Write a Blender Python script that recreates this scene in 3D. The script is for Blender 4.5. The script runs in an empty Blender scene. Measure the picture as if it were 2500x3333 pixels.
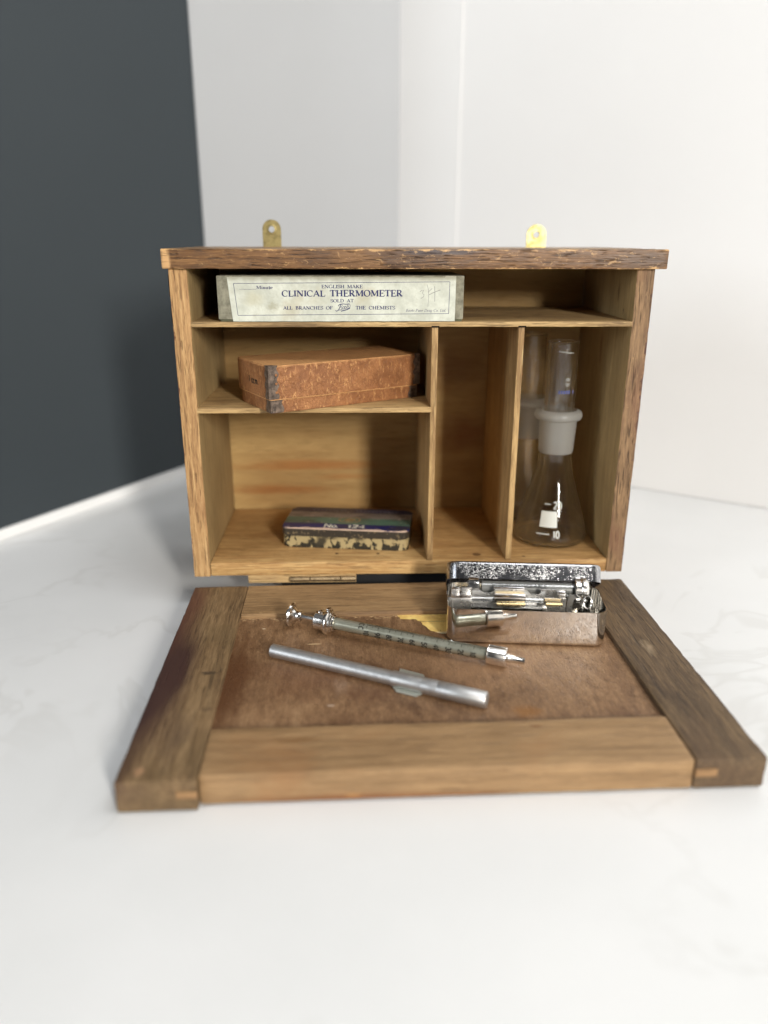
import bpy, bmesh, math, random
from mathutils import Vector, Matrix, noise
random.seed(7)
S = bpy.context.scene
COL = S.collection

# ------------------------------------------------------------------ camera
cam_d = bpy.data.cameras.new("camera"); cam = bpy.data.objects.new("camera", cam_d); COL.objects.link(cam)
CR = Vector((0.99944633, -0.03321391, 0.00196636)); CU = Vector((0.00919007, 0.33237463, 0.94310267)); CF = Vector((0.03197769, 0.94256243, -0.33249584))
CP = Vector((0.10718736, -0.46425231, 0.22817099))
cam.matrix_world = Matrix(((CR.x, CU.x, -CF.x, CP.x), (CR.y, CU.y, -CF.y, CP.y), (CR.z, CU.z, -CF.z, CP.z), (0, 0, 0, 1)))
cam_d.sensor_fit = 'VERTICAL'; cam_d.sensor_height = 36.0; cam_d.lens = 27.27
cam_d.clip_start = 0.01; cam_d.clip_end = 50
cam_d.dof.use_dof = True; cam_d.dof.focus_distance = 0.452; cam_d.dof.aperture_fstop = 3.3
S.camera = cam

# ------------------------------------------------------------------ world, lamps, exposure
w = bpy.data.worlds.new("World"); S.world = w; w.use_nodes = True
wt = w.node_tree; bg = wt.nodes["Background"]; bg.inputs[1].default_value = 0.10
wtc = wt.nodes.new('ShaderNodeTexCoord'); wn_ = wt.nodes.new('ShaderNodeTexNoise'); wn_.inputs['Scale'].default_value = 1.7; wn_.inputs['Detail'].default_value = 1.5
wr = wt.nodes.new('ShaderNodeValToRGB'); wt.links.new(wtc.outputs['Generated'], wn_.inputs['Vector']); wt.links.new(wn_.outputs['Fac'], wr.inputs[0]); wt.links.new(wr.outputs[0], bg.inputs[0])
wr.color_ramp.elements[0].position = 0.40; wr.color_ramp.elements[0].color = (0.22, 0.22, 0.23, 1)
wr.color_ramp.elements[1].position = 0.60; wr.color_ramp.elements[1].color = (1.5, 1.52, 1.56, 1)

def area(name, loc, target, sx, sy, power, col):
    d = bpy.data.lights.new(name, 'AREA'); d.shape = 'RECTANGLE'; d.size = sx; d.size_y = sy; d.energy = power; d.color = col
    o = bpy.data.objects.new(name, d); COL.objects.link(o); o.location = loc
    o.rotation_euler = (Vector(target) - Vector(loc)).to_track_quat('-Z', 'Y').to_euler()
    return o
area("key_lamp", (0.84, -1.85, 0.74), (0.14, 0.0, 0.1), 0.20, 0.48, 42.0, (1.0, 0.955, 0.89))
area("ceiling_lamp", (0.55, -0.50, 1.60), (0.14, -0.1, 0), 0.8, 0.5, 12.2, (0.97, 0.985, 1.0))
area("window_light", (-2.20, -1.53, 0.95), (0.2, 0.1, 0.15), 0.6, 1.3, 27.0, (0.88, 0.94, 1.0))

S.view_settings.view_transform = 'Standard'; S.view_settings.look = 'None'
S.view_settings.exposure = 0.0; S.view_settings.gamma = 1.0; S.view_settings.use_curve_mapping = False
S.render.engine = 'CYCLES'
S.cycles.max_bounces = 14; S.cycles.transparent_max_bounces = 24; S.cycles.transmission_bounces = 10; S.cycles.glossy_bounces = 6
S.cycles.sample_clamp_indirect = 6.0
try:
    S.cycles.use_denoising = True
    S.cycles.denoiser = 'OPENIMAGEDENOISE'
except Exception:
    pass

# ------------------------------------------------------------------ node helpers
class NT:
    def __init__(s, name):
        s.m = bpy.data.materials.new(name); s.m.use_nodes = True
        s.t = s.m.node_tree; s.t.nodes.clear()
        s.out = s.t.nodes.new('ShaderNodeOutputMaterial')
        s.tc = s.t.nodes.new('ShaderNodeTexCoord')
    def link(s, a, b): s.t.links.new(a, b)
    def put(s, sock, v):
        if hasattr(v, 'is_output') or isinstance(v, bpy.types.NodeSocket): s.link(v, sock)
        elif isinstance(v, (tuple, list)) and len(v) == 3 and sock.type == 'RGBA': sock.default_value = (*v, 1)
        else: sock.default_value = v
    def node(s, typ, ins=None, **attrs):
        n = s.t.nodes.new('ShaderNode' + typ)
        for k, v in attrs.items(): setattr(n, k, v)
        for k, v in (ins or {}).items(): s.put(n.inputs[k], v)
        return n
    def math(s, op, a, b=None, clamp=False):
        n = s.node('Math', operation=op, use_clamp=clamp); s.put(n.inputs[0], a)
        if b is not None: s.put(n.inputs[1], b)
        return n.outputs[0]
    def vec(s, op, a, b):
        n = s.node('VectorMath', operation=op); s.put(n.inputs[0], a); s.put(n.inputs[1], b)
        return n.outputs[1] if op in ('LENGTH', 'DOT_PRODUCT', 'DISTANCE') else n.outputs[0]
    def noise(s, v, scale, detail=3, rough=0.55, dist=0.0):
        n = s.node('TexNoise', {'Vector': v, 'Scale': scale, 'Detail': detail, 'Roughness': rough, 'Distortion': dist}); return n.outputs['Fac']
    def noisec(s, v, scale, detail=2):
        n = s.node('TexNoise', {'Vector': v, 'Scale': scale, 'Detail': detail}); return n.outputs['Color']
    def voro(s, v, scale, feature='F1', out='Distance', rnd=1.0):
        n = s.node('TexVoronoi', {'Vector': v, 'Scale': scale, 'Randomness': rnd}, feature=feature); return n.outputs[out]
    def ramp(s, f, stops, interp='LINEAR'):
        n = s.node('ValToRGB'); s.put(n.inputs[0], f); cr = n.color_ramp; cr.interpolation = interp
        while len(cr.elements) < len(stops): cr.elements.new(0.5)
        for e, (p, c) in zip(cr.elements, stops):
            e.position = p; e.color = (*c, 1) if isinstance(c, (tuple, list)) else (c, c, c, 1)
        return n.outputs[0]
    def sm(s, f, a, b):   # smoothstep from a to b
        n = s.node('MapRange', {'From Min': a, 'From Max': b}, interpolation_type='SMOOTHSTEP'); s.put(n.inputs['Value'], f); return n.outputs[0]
    def mix(s, f, a, b, mode='MIX'):
        n = s.node('Mix', data_type='RGBA', blend_type=mode); s.put(n.inputs[0], f)
        s.put(n.inputs[6], a if not isinstance(a, tuple) else (*a, 1)); s.put(n.inputs[7], b if not isinstance(b, tuple) else (*b, 1)); return n.outputs[2]
    def bump(s, h, strength, dist):
        n = s.node('Bump', {'Strength': strength, 'Distance': dist}); s.put(n.inputs['Height'], h); return n.outputs[0]
    def sep(s, v):
        return s.node('SeparateXYZ', {'Vector': v}).outputs
    def principled(s, **k):
        n = s.node('BsdfPrincipled')
        for a, v in k.items(): s.put(n.inputs[a.replace('_', ' ')], v)
        s.link(n.outputs[0], s.out.inputs[0]); return n
    def spot(s, col, v, c, rad, color, strength=1.0, edge=0.6, wob=0.35, wscale=1.0):
        d = s.vec('MULTIPLY', s.vec('SUBTRACT', v, c), tuple(1.0 / r for r in rad))
        wn = s.vec('SUBTRACT', s.noisec(d, 1.3 * wscale, 3), (0.5, 0.5, 0.5))
        d = s.vec('ADD', d, s.vec('MULTIPLY', wn, (wob * 2,) * 3))
        l = s.vec('LENGTH', d, (0, 0, 0))
        f = s.sm(l, 1.0, edge)
        return s.mix(s.math('MULTIPLY', f, strength), col, color)

def lin(r, g, b):
    f = lambda c: (c / 255 / 12.92) if c / 255 <= 0.04045 else ((c / 255 + 0.055) / 1.055) ** 2.4
    return (f(r), f(g), f(b))

DES = 0.10
AX = {'x': 0, 'y': 1, 'z': 2}
def wood(name, dark, mid, light, axis='x', seed=0.0, rough=0.55, fibre=1.0, broad=42, stain=None, wear=None, pores=0.5, spots=(), edgewear=None, bumps=1.0, spec=0.35, iso=1.0):
    n = NT(name); oc = n.tc.outputs['Object']
    v = n.vec('ADD', oc, (seed * 1.37, seed * 0.71, seed * 2.11))
    def st(k):
        t = [1.0, 1.0, 1.0]; t[AX[axis]] = min(1.0, k * iso); return n.vec('MULTIPLY', v, tuple(t))
    warp = n.vec('MULTIPLY', n.vec('SUBTRACT', n.noisec(v, 22, 2), (0.5,) * 3), (0.006,) * 3)
    vb = n.vec('ADD', st(0.11), warp)
    b = n.noise(vb, broad * 3.0, 6, 0.68, 0.8)
    rings = n.math('SINE', n.math('MULTIPLY', n.noise(n.vec('ADD', st(0.06), warp), 24, 2, 0.4), 95.0))
    f2 = n.noise(st(0.03), 1500, 3, 0.7)
    f3 = n.noise(st(0.05), 420, 3, 0.6)
    tone = n.noise(v, 13, 3, 0.5)
    f4 = n.noise(st(0.16), 520, 4, 0.75, 0.6)
    fac = n.math('ADD', n.math('MULTIPLY', b, 0.30), n.math('MULTIPLY', tone, 0.42))
    fac = n.math('ADD', fac, n.math('MULTIPLY', rings, 0.03))
    fac = n.math('ADD', fac, n.math('MULTIPLY', f3, 0.30 * fibre))
    fac = n.math('ADD', fac, n.math('MULTIPLY', n.math('SUBTRACT', f2, 0.5), 0.5 * fibre))
    fac = n.math('ADD', fac, n.math('MULTIPLY', n.math('SUBTRACT', f4, 0.5), 0.35 * fibre))
    tw = lambda c: tuple(q * k for q, k in zip((sum(c) / 3 * DES + c[0] * (1 - DES), sum(c) / 3 * DES + c[1] * (1 - DES), sum(c) / 3 * DES + c[2] * (1 - DES)), (0.97, 1.0, 0.92)))
    dark, mid, light = tw(dark), tw(mid), tw(light)
    col = n.ramp(fac, [(0.33, dark), (0.53, mid), (0.72, light)])
    po = n.sm(n.noise(st(0.07), 1050, 2, 0.5), 0.58, 0.68)
    fl = n.math('MULTIPLY', n.sm(n.noise(st(0.10), 900, 3, 0.6, 0.5), 0.60, 0.68), 0.35 * fibre)
    col = n.mix(fl, col, tuple(min(0.8, c * 1.35) for c in light))
    col = n.mix(n.math('MULTIPLY', po, pores), col, tuple(c * 0.35 for c in dark))
    if stain:
        sc, amt, lo, hi, sclr = stain
        sn = n.noise(st(0.55), sc, 4, 0.6, 0.4)
        col = n.mix(n.math('MULTIPLY', n.sm(sn, lo, hi), amt), col, sclr)
    for sp in spots:
        col = n.spot(col, oc, *sp)
    if wear:
        sc, lo, hi, wc, amt = wear
        wn = n.noise(st(0.5), sc, 6, 0.72, 1.2)
        col = n.mix(n.math('MULTIPLY', n.sm(wn, lo, hi), amt), col, wc)
    if edgewear:
        comp, lo, hi, wid, wc = edgewear
        z = n.sep(oc)[AX[comp]]
        wob = n.math('MULTIPLY', n.math('SUBTRACT', n.noise(v, 170, 5, 0.7), 0.5), wid * 5.0)
        zz = n.math('ADD', z, wob)
        e1 = n.sm(zz, hi - wid, hi - wid * 0.4)
        e2 = n.sm(zz, lo + wid * 0.6, lo)
        pt_ = n.sm(n.noise(n.vec('MULTIPLY', v, (0.35, 1.0, 1.0)), 95, 4, 0.7), 0.46, 0.60)
        e1 = n.math('MULTIPLY', e1, pt_); e2 = n.math('MULTIPLY', e2, pt_)
        col = n.mix(n.math('MAXIMUM', e1, e2), col, wc)
    h = n.math('ADD', n.math('MULTIPLY', f2, 0.5), n.math('ADD', n.math('MULTIPLY', f3, 0.8), n.math('MULTIPLY', po, -1.2)))
    bp = n.bump(h, 0.5 * bumps, 0.0004)
    rg = n.math('ADD', rough - 0.1, n.math('MULTIPLY', f3, 0.25))
    n.principled(Base_Color=col, Roughness=rg, Normal=bp, Specular_IOR_Level=spec)
    return n.m

def plain(name, col, rough=0.5, metal=0.0, bump=None, tone=0.0, tscale=60, spec=0.5, aniso=None):
    n = NT(name); oc = n.tc.outputs['Object']
    c = col
    k = dict(Roughness=rough, Metallic=metal, Specular_IOR_Level=spec)
    if tone:
        f = n.noise(oc, tscale, 5, 0.6)
        c = n.mix(n.sm(f, 0.3, 0.7), tuple(x * (1 - tone) for x in col), tuple(min(1, x * (1 + tone)) for x in col))
        k['Roughness'] = n.math('ADD', rough - 0.08, n.math('MULTIPLY', f, 0.16))
    if bump:
        k['Normal'] = n.bump(n.noise(oc, bump[0], 4, 0.6), bump[1], bump[2])
    k['Base_Color'] = c
    n.principled(**k); return n.m

def thin_glass(name, tint=(0.99, 0.99, 0.985), edge=(0.84, 0.84, 0.81), rough=0.0, power=1.0, frost=0.0):
    n = NT(name)
    lw = n.node('LayerWeight', {'Blend': 0.35})
    tr = n.node('BsdfTransparent', {'Color': n.mix(n.math('POWER', lw.outputs['Facing'], 2.2), tint, edge)})
    gl = n.node('BsdfGlossy', {'Color': (1, 1, 1, 1), 'Roughness': rough})
    fz = n.math('ADD', 0.035, n.math('MULTIPLY', n.math('POWER', n.node('LayerWeight', {'Blend': 0.5}).outputs['Facing'], 4.0), 0.55))
    mx = n.node('MixShader'); n.put(mx.inputs[0], n.math('MULTIPLY', fz, power)); n.link(tr.outputs[0], mx.inputs[1]); n.link(gl.outputs[0], mx.inputs[2])
    o = mx.outputs[0]
    if frost:
        df = n.node('BsdfDiffuse', {'Color': (0.72, 0.72, 0.68, 1)}); tl = n.node('BsdfTranslucent', {'Color': (0.75, 0.75, 0.70, 1)})
        m2 = n.node('MixShader', {0: 0.45}); n.link(df.outputs[0], m2.inputs[1]); n.link(tl.outputs[0], m2.inputs[2])
        m3 = n.node('MixShader', {0: frost}); n.link(o, m3.inputs[1]); n.link(m2.outputs[0], m3.inputs[2]); o = m3.outputs[0]
    n.link(o, n.out.inputs[0]); return n.m

# ------------------------------------------------------------------ object helpers
def link(name, bm, mat, parent=None, smooth=35, loc=None, rotz=None):
    me = bpy.data.meshes.new(name); bmesh.ops.recalc_face_normals(bm, faces=bm.faces[:]) if smooth is not None else None
    bm.to_mesh(me); bm.free()
    if smooth is not None:
        for p in me.polygons: p.use_smooth = True
        me.set_sharp_from_angle(angle=math.radians(smooth))
    for m in (mat if isinstance(mat, list) else [mat]): me.materials.append(m)
    o = bpy.data.objects.new(name, me); COL.objects.link(o)
    if parent: o.parent = parent
    if loc: o.location = loc
    if rotz is not None: o.rotation_euler = (0, 0, rotz)
    return o
def root(name, loc, label, cat, rotz=0, group=None):
    o = bpy.data.objects.new(name, None); COL.objects.link(o); o.empty_display_size = 0.02
    o.location = loc; o.rotation_euler = (0, 0, rotz); o['label'] = label; o['category'] = cat
    if group: o['group'] = group
    return o
def board(x0, x1, y0, y1, z0, z1, bev=0.0006, rough=0.0002, seed=0, step=0.004, seg=2, chip=0.0):
    bm = bmesh.new(); bmesh.ops.create_cube(bm, size=1)
    for v in bm.verts:
        v.co = Vector(((x0 + x1) / 2 + v.co.x * (x1 - x0), (y0 + y1) / 2 + v.co.y * (y1 - y0), (z0 + z1) / 2 + v.co.z * (z1 - z0)))
    if bev: bmesh.ops.bevel(bm, geom=bm.edges[:], offset=bev, segments=seg, profile=0.6, affect='EDGES')
    if rough:
        for ax, (a, b) in enumerate(((x0, x1), (y0, y1), (z0, z1))):
            k = int((b - a) / step)
            no = Vector((0, 0, 0)); no[ax] = 1
            for i in range(1, k):
                co = Vector((0, 0, 0)); co[ax] = a + (b - a) * i / k
                bmesh.ops.bisect_plane(bm, geom=bm.verts[:] + bm.edges[:] + bm.faces[:], plane_co=co, plane_no=no)
        lim = ((x0, x1), (y0, y1), (z0, z1))
        for v in bm.verts:
            near = sum(1 for ax in range(3) if min(v.co[ax] - lim[ax][0], lim[ax][1] - v.co[ax]) < bev * 1.2)
            amp = rough * (0.55 if near >= 2 else 0.15)
            p = v.co * 90 + Vector((seed * 3.1, seed, seed * 7.7))
            d = noise.noise_vector(p) + 0.5 * noise.noise_vector(p * 3.1)
            v.co += d * amp
            if chip and near >= 2:
                c = noise.noise(v.co * 140 + Vector((seed, 5, 2)))
                if c > 0.25:
                    ctr = Vector(((x0 + x1) / 2, (y0 + y1) / 2, (z0 + z1) / 2))
                    dd = Vector([0 if (lim[a][1] - lim[a][0]) > 0.05 else (ctr[a] - v.co[a]) for a in range(3)])
                    if dd.length > 0: v.co += dd.normalized() * chip * 0.6 * min(1, (c - 0.25) * 3)
    return bm
def merge(*bms):
    out = bms[0]
    for b in bms[1:]:
        me = bpy.data.meshes.new("tmp"); b.to_mesh(me); b.free(); out.from_mesh(me); bpy.data.meshes.remove(me)
    return out
def lathe(profile, seg=64, M=None, closed=False):
    bm = bmesh.new(); rings = []
    for r, z in profile:
        if r < 1e-7: rings.append([bm.verts.new((0, 0, z))])
        else: rings.append([bm.verts.new((r * math.cos(2 * math.pi * i / seg), r * math.sin(2 * math.pi * i / seg), z)) for i in range(seg)])
    pairs = list(zip(rings, rings[1:])) + ([(rings[-1], rings[0])] if closed else [])
    for a, b in pairs:
        for i in range(seg):
            j = (i + 1) % seg
            if len(a) == 1 and len(b) == 1: continue
            if len(a) == 1: bm.faces.new((a[0], b[i], b[j]))
            elif len(b) == 1: bm.faces.new((a[i], a[j], b[0]))
            else: bm.faces.new((a[i], a[j], b[j], b[i]))
    if M is not None: bm.transform(M)
    return bm
def prism(pts, z0, z1, M=None, bev=0.0):
    bm = bmesh.new(); a = [bm.verts.new((x, y, z0)) for x, y in pts]; b = [bm.verts.new((x, y, z1)) for x, y in pts]
    bm.faces.new(a[::-1]); bm.faces.new(b)
    for i in range(len(pts)): j = (i + 1) % len(pts); bm.faces.new((a[i], a[j], b[j], b[i]))
    if bev: bmesh.ops.bevel(bm, geom=bm.edges[:], offset=bev, segments=2, affect='EDGES')
    if M is not None: bm.transform(M)
    return bm
def tube_path(pts, r, seg=14):
    bm = bmesh.new(); rings = []; P = [Vector(p) for p in pts]
    for i, p in enumerate(P):
        t = (P[min(i + 1, len(P) - 1)] - P[max(i - 1, 0)]).normalized()
        a = t.cross(Vector((0.3, 0.2, 0.93))).normalized(); b = t.cross(a)
        rings.append([bm.verts.new(p + (a * math.cos(q) + b * math.sin(q)) * r) for q in [2 * math.pi * k / seg for k in range(seg)]])
    for A, B in zip(rings, rings[1:]):
        for i in range(seg): j = (i + 1) % seg; bm.faces.new((A[i], A[j], B[j], B[i]))
    bm.faces.new(rings[0][::-1]); bm.faces.new(rings[-1]); return bm
def rrect(w, d, r, n=8, x0=0, y0=0):
    pts = []
    for cx, cy, a0 in ((w / 2 - r, r, -90), (w / 2 - r, d - r, 0), (-w / 2 + r, d - r, 90), (-w / 2 + r, r, 180)):
        for i in range(n + 1):
            a = math.radians(a0 + 90 * i / n); pts.append((x0 + cx + r * math.cos(a), y0 + cy + r * math.sin(a)))
    return pts
def tray(w, d, h, r, er, t, n=10, M=None):
    """open thin-walled tin: closed bottom with rounded edge, rim at z=h"""
    bm = bmesh.new()
    def ring(off, z):
        rr = max(r - off, 0.0005)
        return [bm.verts.new((x, y, z)) for x, y in [(px, py + 0) for px, py in rrect(w - 2 * off, d - 2 * off, rr, n, 0, off)]]
    rings = []
    for k in range(5):
        a = math.radians(90 * k / 4); rings.append(ring(er * (1 - math.sin(a)), er * (1 - math.cos(a))))
    k = 4
    for i in range(1, k + 1): rings.append(ring(0, er + (h - er) * i / k))
    rings.append(ring(t, h))
    for i in range(1, k + 1): rings.append(ring(t, h - (h - er) * i / k))
    for k in range(3, -1, -1):
        a = math.radians(90 * k / 4); rings.append(ring(t + er * (1 - math.sin(a)), t + er * (1 - math.cos(a))))
    for A, B in zip(rings, rings[1:]):
        m = len(A)
        for i in range(m): j = (i + 1) % m; bm.faces.new((A[i], A[j], B[j], B[i]))
    bm.faces.new(rings[0][::-1]); bm.faces.new(rings[-1])
    if M is not None: bm.transform(M)
    return bm
def ribbon(bm, pts, wid, fmap, lift, closed=False):
    n = len(pts); L = []; R_ = []
    for i, (x, y) in enumerate(pts):
        if closed: a = pts[(i - 1) % n]; b = pts[(i + 1) % n]
        else: a = pts[max(i - 1, 0)]; b = pts[min(i + 1, n - 1)]
        tx, ty = b[0] - a[0], b[1] - a[1]; l = math.hypot(tx, ty) or 1; tx /= l; ty /= l
        wd = (wid(tx, ty) if callable(wid) else wid) / 2
        L.append(bm.verts.new(fmap(x - ty * wd, y + tx * wd, lift))); R_.append(bm.verts.new(fmap(x + ty * wd, y - tx * wd, lift)))
    for i in range(n if closed else n - 1):
        j = (i + 1) % n
        bm.faces.new((L[i], R_[i], R_[j], L[j]))
def arc(cx, cy, rx, ry, a0, a1, n=12):
    return [(cx + rx * math.cos(math.radians(a0 + (a1 - a0) * i / n)), cy + ry * math.sin(math.radians(a0 + (a1 - a0) * i / n))) for i in range(n + 1)]
# glyphs: (advance, [(points, weight)], [serif (x, y, halfwidth)])   weight: k thick, n thin, None by direction
def G():
    g = {}
    st = lambda x, a=0, b=1: ([(x, a), (x, b)], 'k')
    g['A'] = (.86, [([(.10, 0), (.42, 1)], 'n'), ([(.40, 1), (.74, 0)], 'k'), ([(.22, .34), (.62, .34)], 'n')], [(.10, 0, .12), (.74, 0, .14)])
    g['B'] = (.74, [st(.18), ([(.05, 1), (.32, 1)] + arc(.32, .76, .22, .24, 80, -90, 8) + [(.18, .52)], None), ([(.18, .52), (.36, .52)] + arc(.36, .26, .26, .26, 80, -90, 8) + [(.05, 0)], None)], [])
    g['C'] = (.80, [(arc(.44, .5, .37, .5, 48, 312, 16), None), ([(.70, .68), (.70, 1.0)], 'n')], [])
    g['D'] = (.86, [st(.18), ([(.05, 1), (.34, 1)] + arc(.34, .5, .42, .5, 85, -90, 12) + [(.05, 0)], None)], [])
    g['E'] = (.72, [st(.18), ([(.05, 1), (.62, 1)], 'n'), ([(.05, 0), (.66, 0)], 'n'), ([(.18, .52), (.50, .52)], 'n'), ([(.62, 1), (.62, .78)], 'n'), ([(.66, 0), (.68, .25)], 'n'), ([(.50, .40), (.50, .64)], 'n')], [])
    g['F'] = (.66, [st(.18), ([(.05, 1), (.60, 1)], 'n'), ([(.18, .52), (.48, .52)], 'n'), ([(.60, 1), (.60, .76)], 'n'), ([(.48, .40), (.48, .64)], 'n')], [(.18, 0, .15)])
    g['G'] = (.86, [(arc(.44, .5, .37, .5, 48, 330, 16), None), ([(.72, .02), (.72, .42)], 'k')], [(.70, .44, .14)])
    g['H'] = (.92, [st(.18), st(.72), ([(.18, .5), (.72, .5)], 'n')], [(.18, 0, .15), (.18, 1, .15), (.72, 0, .15), (.72, 1, .15)])
    g['I'] = (.38, [st(.19)], [(.19, 0, .15), (.19, 1, .15)])
    g['K'] = (.84, [st(.18), ([(.18, .40), (.66, 1)], 'n'), ([(.34, .58), (.72, 0)], 'k')], [(.18, 0, .15), (.18, 1, .15), (.66, 1, .12), (.72, 0, .12)])
    g['L'] = (.68, [st(.18), ([(.05, 0), (.62, 0)], 'n'), ([(.62, 0), (.64, .28)], 'n')], [(.18, 1, .15)])
    g['M'] = (1.06, [([(.15, 0), (.15, 1)], 'n'), ([(.17, 1), (.50, .1)], 'k'), ([(.50, .1), (.84, 1)], 'n'), st(.88)], [(.15, 0, .12), (.12, 1, .1), (.88, 0, .15), (.90, 1, .12)])
    g['N'] = (.90, [([(.15, 0), (.15, 1)], 'n'), ([(.14, 1), (.74, .02)], 'k'), ([(.74, 0), (.74, 1)], 'n')], [(.15, 0, .12), (.12, 1, .1), (.74, 1, .12)])
    g['O'] = (.88, [(arc(.43, .5, .36, .5, 0, 360, 22), None)], [])
    g['P'] = (.72, [st(.18), ([(.05, 1), (.32, 1)] + arc(.32, .74, .26, .26, 80, -90, 8) + [(.18, .48)], None)], [(.18, 0, .15)])
    g['R'] = (.82, [st(.18), ([(.05, 1), (.34, 1)] + arc(.34, .75, .24, .25, 80, -90, 8) + [(.18, .50)], None), ([(.36, .50), (.70, 0)], 'k')], [(.18, 0, .15), (.74, 0, .08)])
    g['S'] = (.62, [(arc(.31, .75, .22, .25, 25, 240, 10)[:-1] + arc(.31, .26, .24, .26, 62, -155, 10), None), ([(.52, .72), (.52, 1.0)], 'n'), ([(.08, .0), (.08, .28)], 'n')], [])
    g['T'] = (.76, [st(.38), ([(.04, 1), (.72, 1)], 'n'), ([(.04, 1), (.04, .76)], 'n'), ([(.72, 1), (.72, .76)], 'n')], [(.38, 0, .16)])
    x = .62
    g['a'] = (.52, [(arc(.24, .2, .17, .2, 0, 360, 12), None), ([(.42, .5), (.42, 0)], 'k'), (arc(.25, .45, .17, .17, 150, 0, 6), None)], [(.46, 0, .05)])
    g['c'] = (.48, [(arc(.26, .31, .20, .31, 50, 310, 12), None)], [])
    g['d'] = (.58, [(arc(.25, .31, .20, .31, 0, 360, 14), None), ([(.45, 0), (.45, 1)], 'k')], [(.40, 1, .07), (.50, 0, .06)])
    g['e'] = (.50, [([(.08, .34), (.43, .34)] + arc(.26, .33, .19, .30, 0, 310, 14), None)], [])
    g['g'] = (.54, [(arc(.25, .36, .18, .26, 0, 360, 12), None), (arc(.25, -.14, .20, .16, 0, 360, 12), None)], [])
    g['i'] = (.32, [([(.16, 0), (.16, x)], 'k'), ([(.16, .82), (.16, .96)], 'k')], [(.16, 0, .12), (.11, x, .07)])
    g['l'] = (.32, [([(.16, 0), (.16, 1)], 'k')], [(.16, 0, .12), (.11, 1, .07)])
    g['n'] = (.62, [([(.16, 0), (.16, x)], 'k'), (arc(.31, .40, .15, .20, 170, 0, 8) + [(.46, 0)], None), ([(.46, .42), (.46, 0)], 'k')], [(.16, 0, .12), (.46, 0, .12), (.11, x, .07)])
    g['m'] = (.92, [([(.16, 0), (.16, x)], 'k'), (arc(.31, .40, .15, .20, 170, 0, 8) + [(.46, 0)], 'k'), (arc(.61, .40, .15, .20, 170, 0, 8) + [(.76, 0)], 'k')], [])
    g['o'] = (.54, [(arc(.27, .31, .21, .31, 0, 360, 16), None)], [])
    g['r'] = (.46, [([(.16, 0), (.16, x)], 'k'), (arc(.32, .42, .14, .17, 160, 40, 6), None)], [(.16, 0, .12), (.11, x, .07)])
    g['s'] = (.44, [(arc(.22, .46, .14, .16, 30, 250, 8)[:-1] + arc(.22, .16, .16, .16, 70, -150, 8), None)], [])
    g['t'] = (.38, [([(.18, .86), (.18, .12)] + arc(.28, .12, .10, .12, 180, 300, 5), 'k'), ([(.04, x), (.36, x)], 'n')], [])
    g['u'] = (.62, [([(.14, x), (.14, .18)] + arc(.28, .18, .14, .18, 180, 330, 7), None), ([(.14, x), (.14, .15)], 'k'), ([(.46, 0), (.46, x)], 'k')], [(.10, x, .07), (.41, x, .07), (.50, 0, .06)])
    g['.'] = (.28, [([(.10, .0), (.10, .14)], 'k')], [])
    g[' '] = (.42, [], [])
    g['0'] = (.66, [(arc(.32, .5, .22, .5, 0, 360, 18), 'k')], [])
    g['1'] = (.46, [([(.10, .80), (.26, 1), (.26, 0)], 'k')], [])
    g['2'] = (.66, [(arc(.31, .73, .22, .27, 165, -30, 9) + [(.08, 0), (.56, 0)], 'k')], [])
    g['3'] = (.66, [(arc(.29, .75, .21, .25, 150, -80, 9) + arc(.29, .26, .24, .26, 80, -150, 9), 'k')], [])
    g['4'] = (.68, [([(.44, 0), (.44, 1), (.06, .28), (.60, .28)], 'k')], [])
    g['5'] = (.66, [([(.52, 1), (.16, 1), (.12, .55)] + arc(.30, .33, .24, .33, 115, -150, 10), 'k')], [])
    g['6'] = (.66, [(arc(.32, .3, .22, .3, 0, 360, 14), 'k'), ([(.11, .34), (.16, .66), (.40, 1)], 'k')], [])
    g['7'] = (.62, [([(.06, 1), (.54, 1), (.22, 0)], 'k')], [])
    g['8'] = (.66, [(arc(.32, .76, .18, .24, 0, 360, 12), 'k'), (arc(.32, .27, .23, .27, 0, 360, 12), 'k')], [])
    g['9'] = (.66, [(arc(.32, .7, .22, .3, 0, 360, 14), 'k'), ([(.53, .66), (.48, .34), (.24, 0)], 'k')], [])
    return g
GL = G()
MONO = {'C': [(arc(.40, .5, .30, .5, 45, 315, 12), 'k')], 'N': [([(.12, 0), (.12, 1), (.62, 0), (.62, 1)], 'k')], 'E': [([(.58, 1), (.12, 1), (.12, 0), (.58, 0)], 'k'), ([(.12, .5), (.5, .5)], 'k')],
        'c': [(arc(.26, .31, .19, .31, 50, 310, 10), 'k')], 'o': [(arc(.27, .31, .2, .31, 0, 360, 12), 'k')]}
LIFT = [0]
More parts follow.
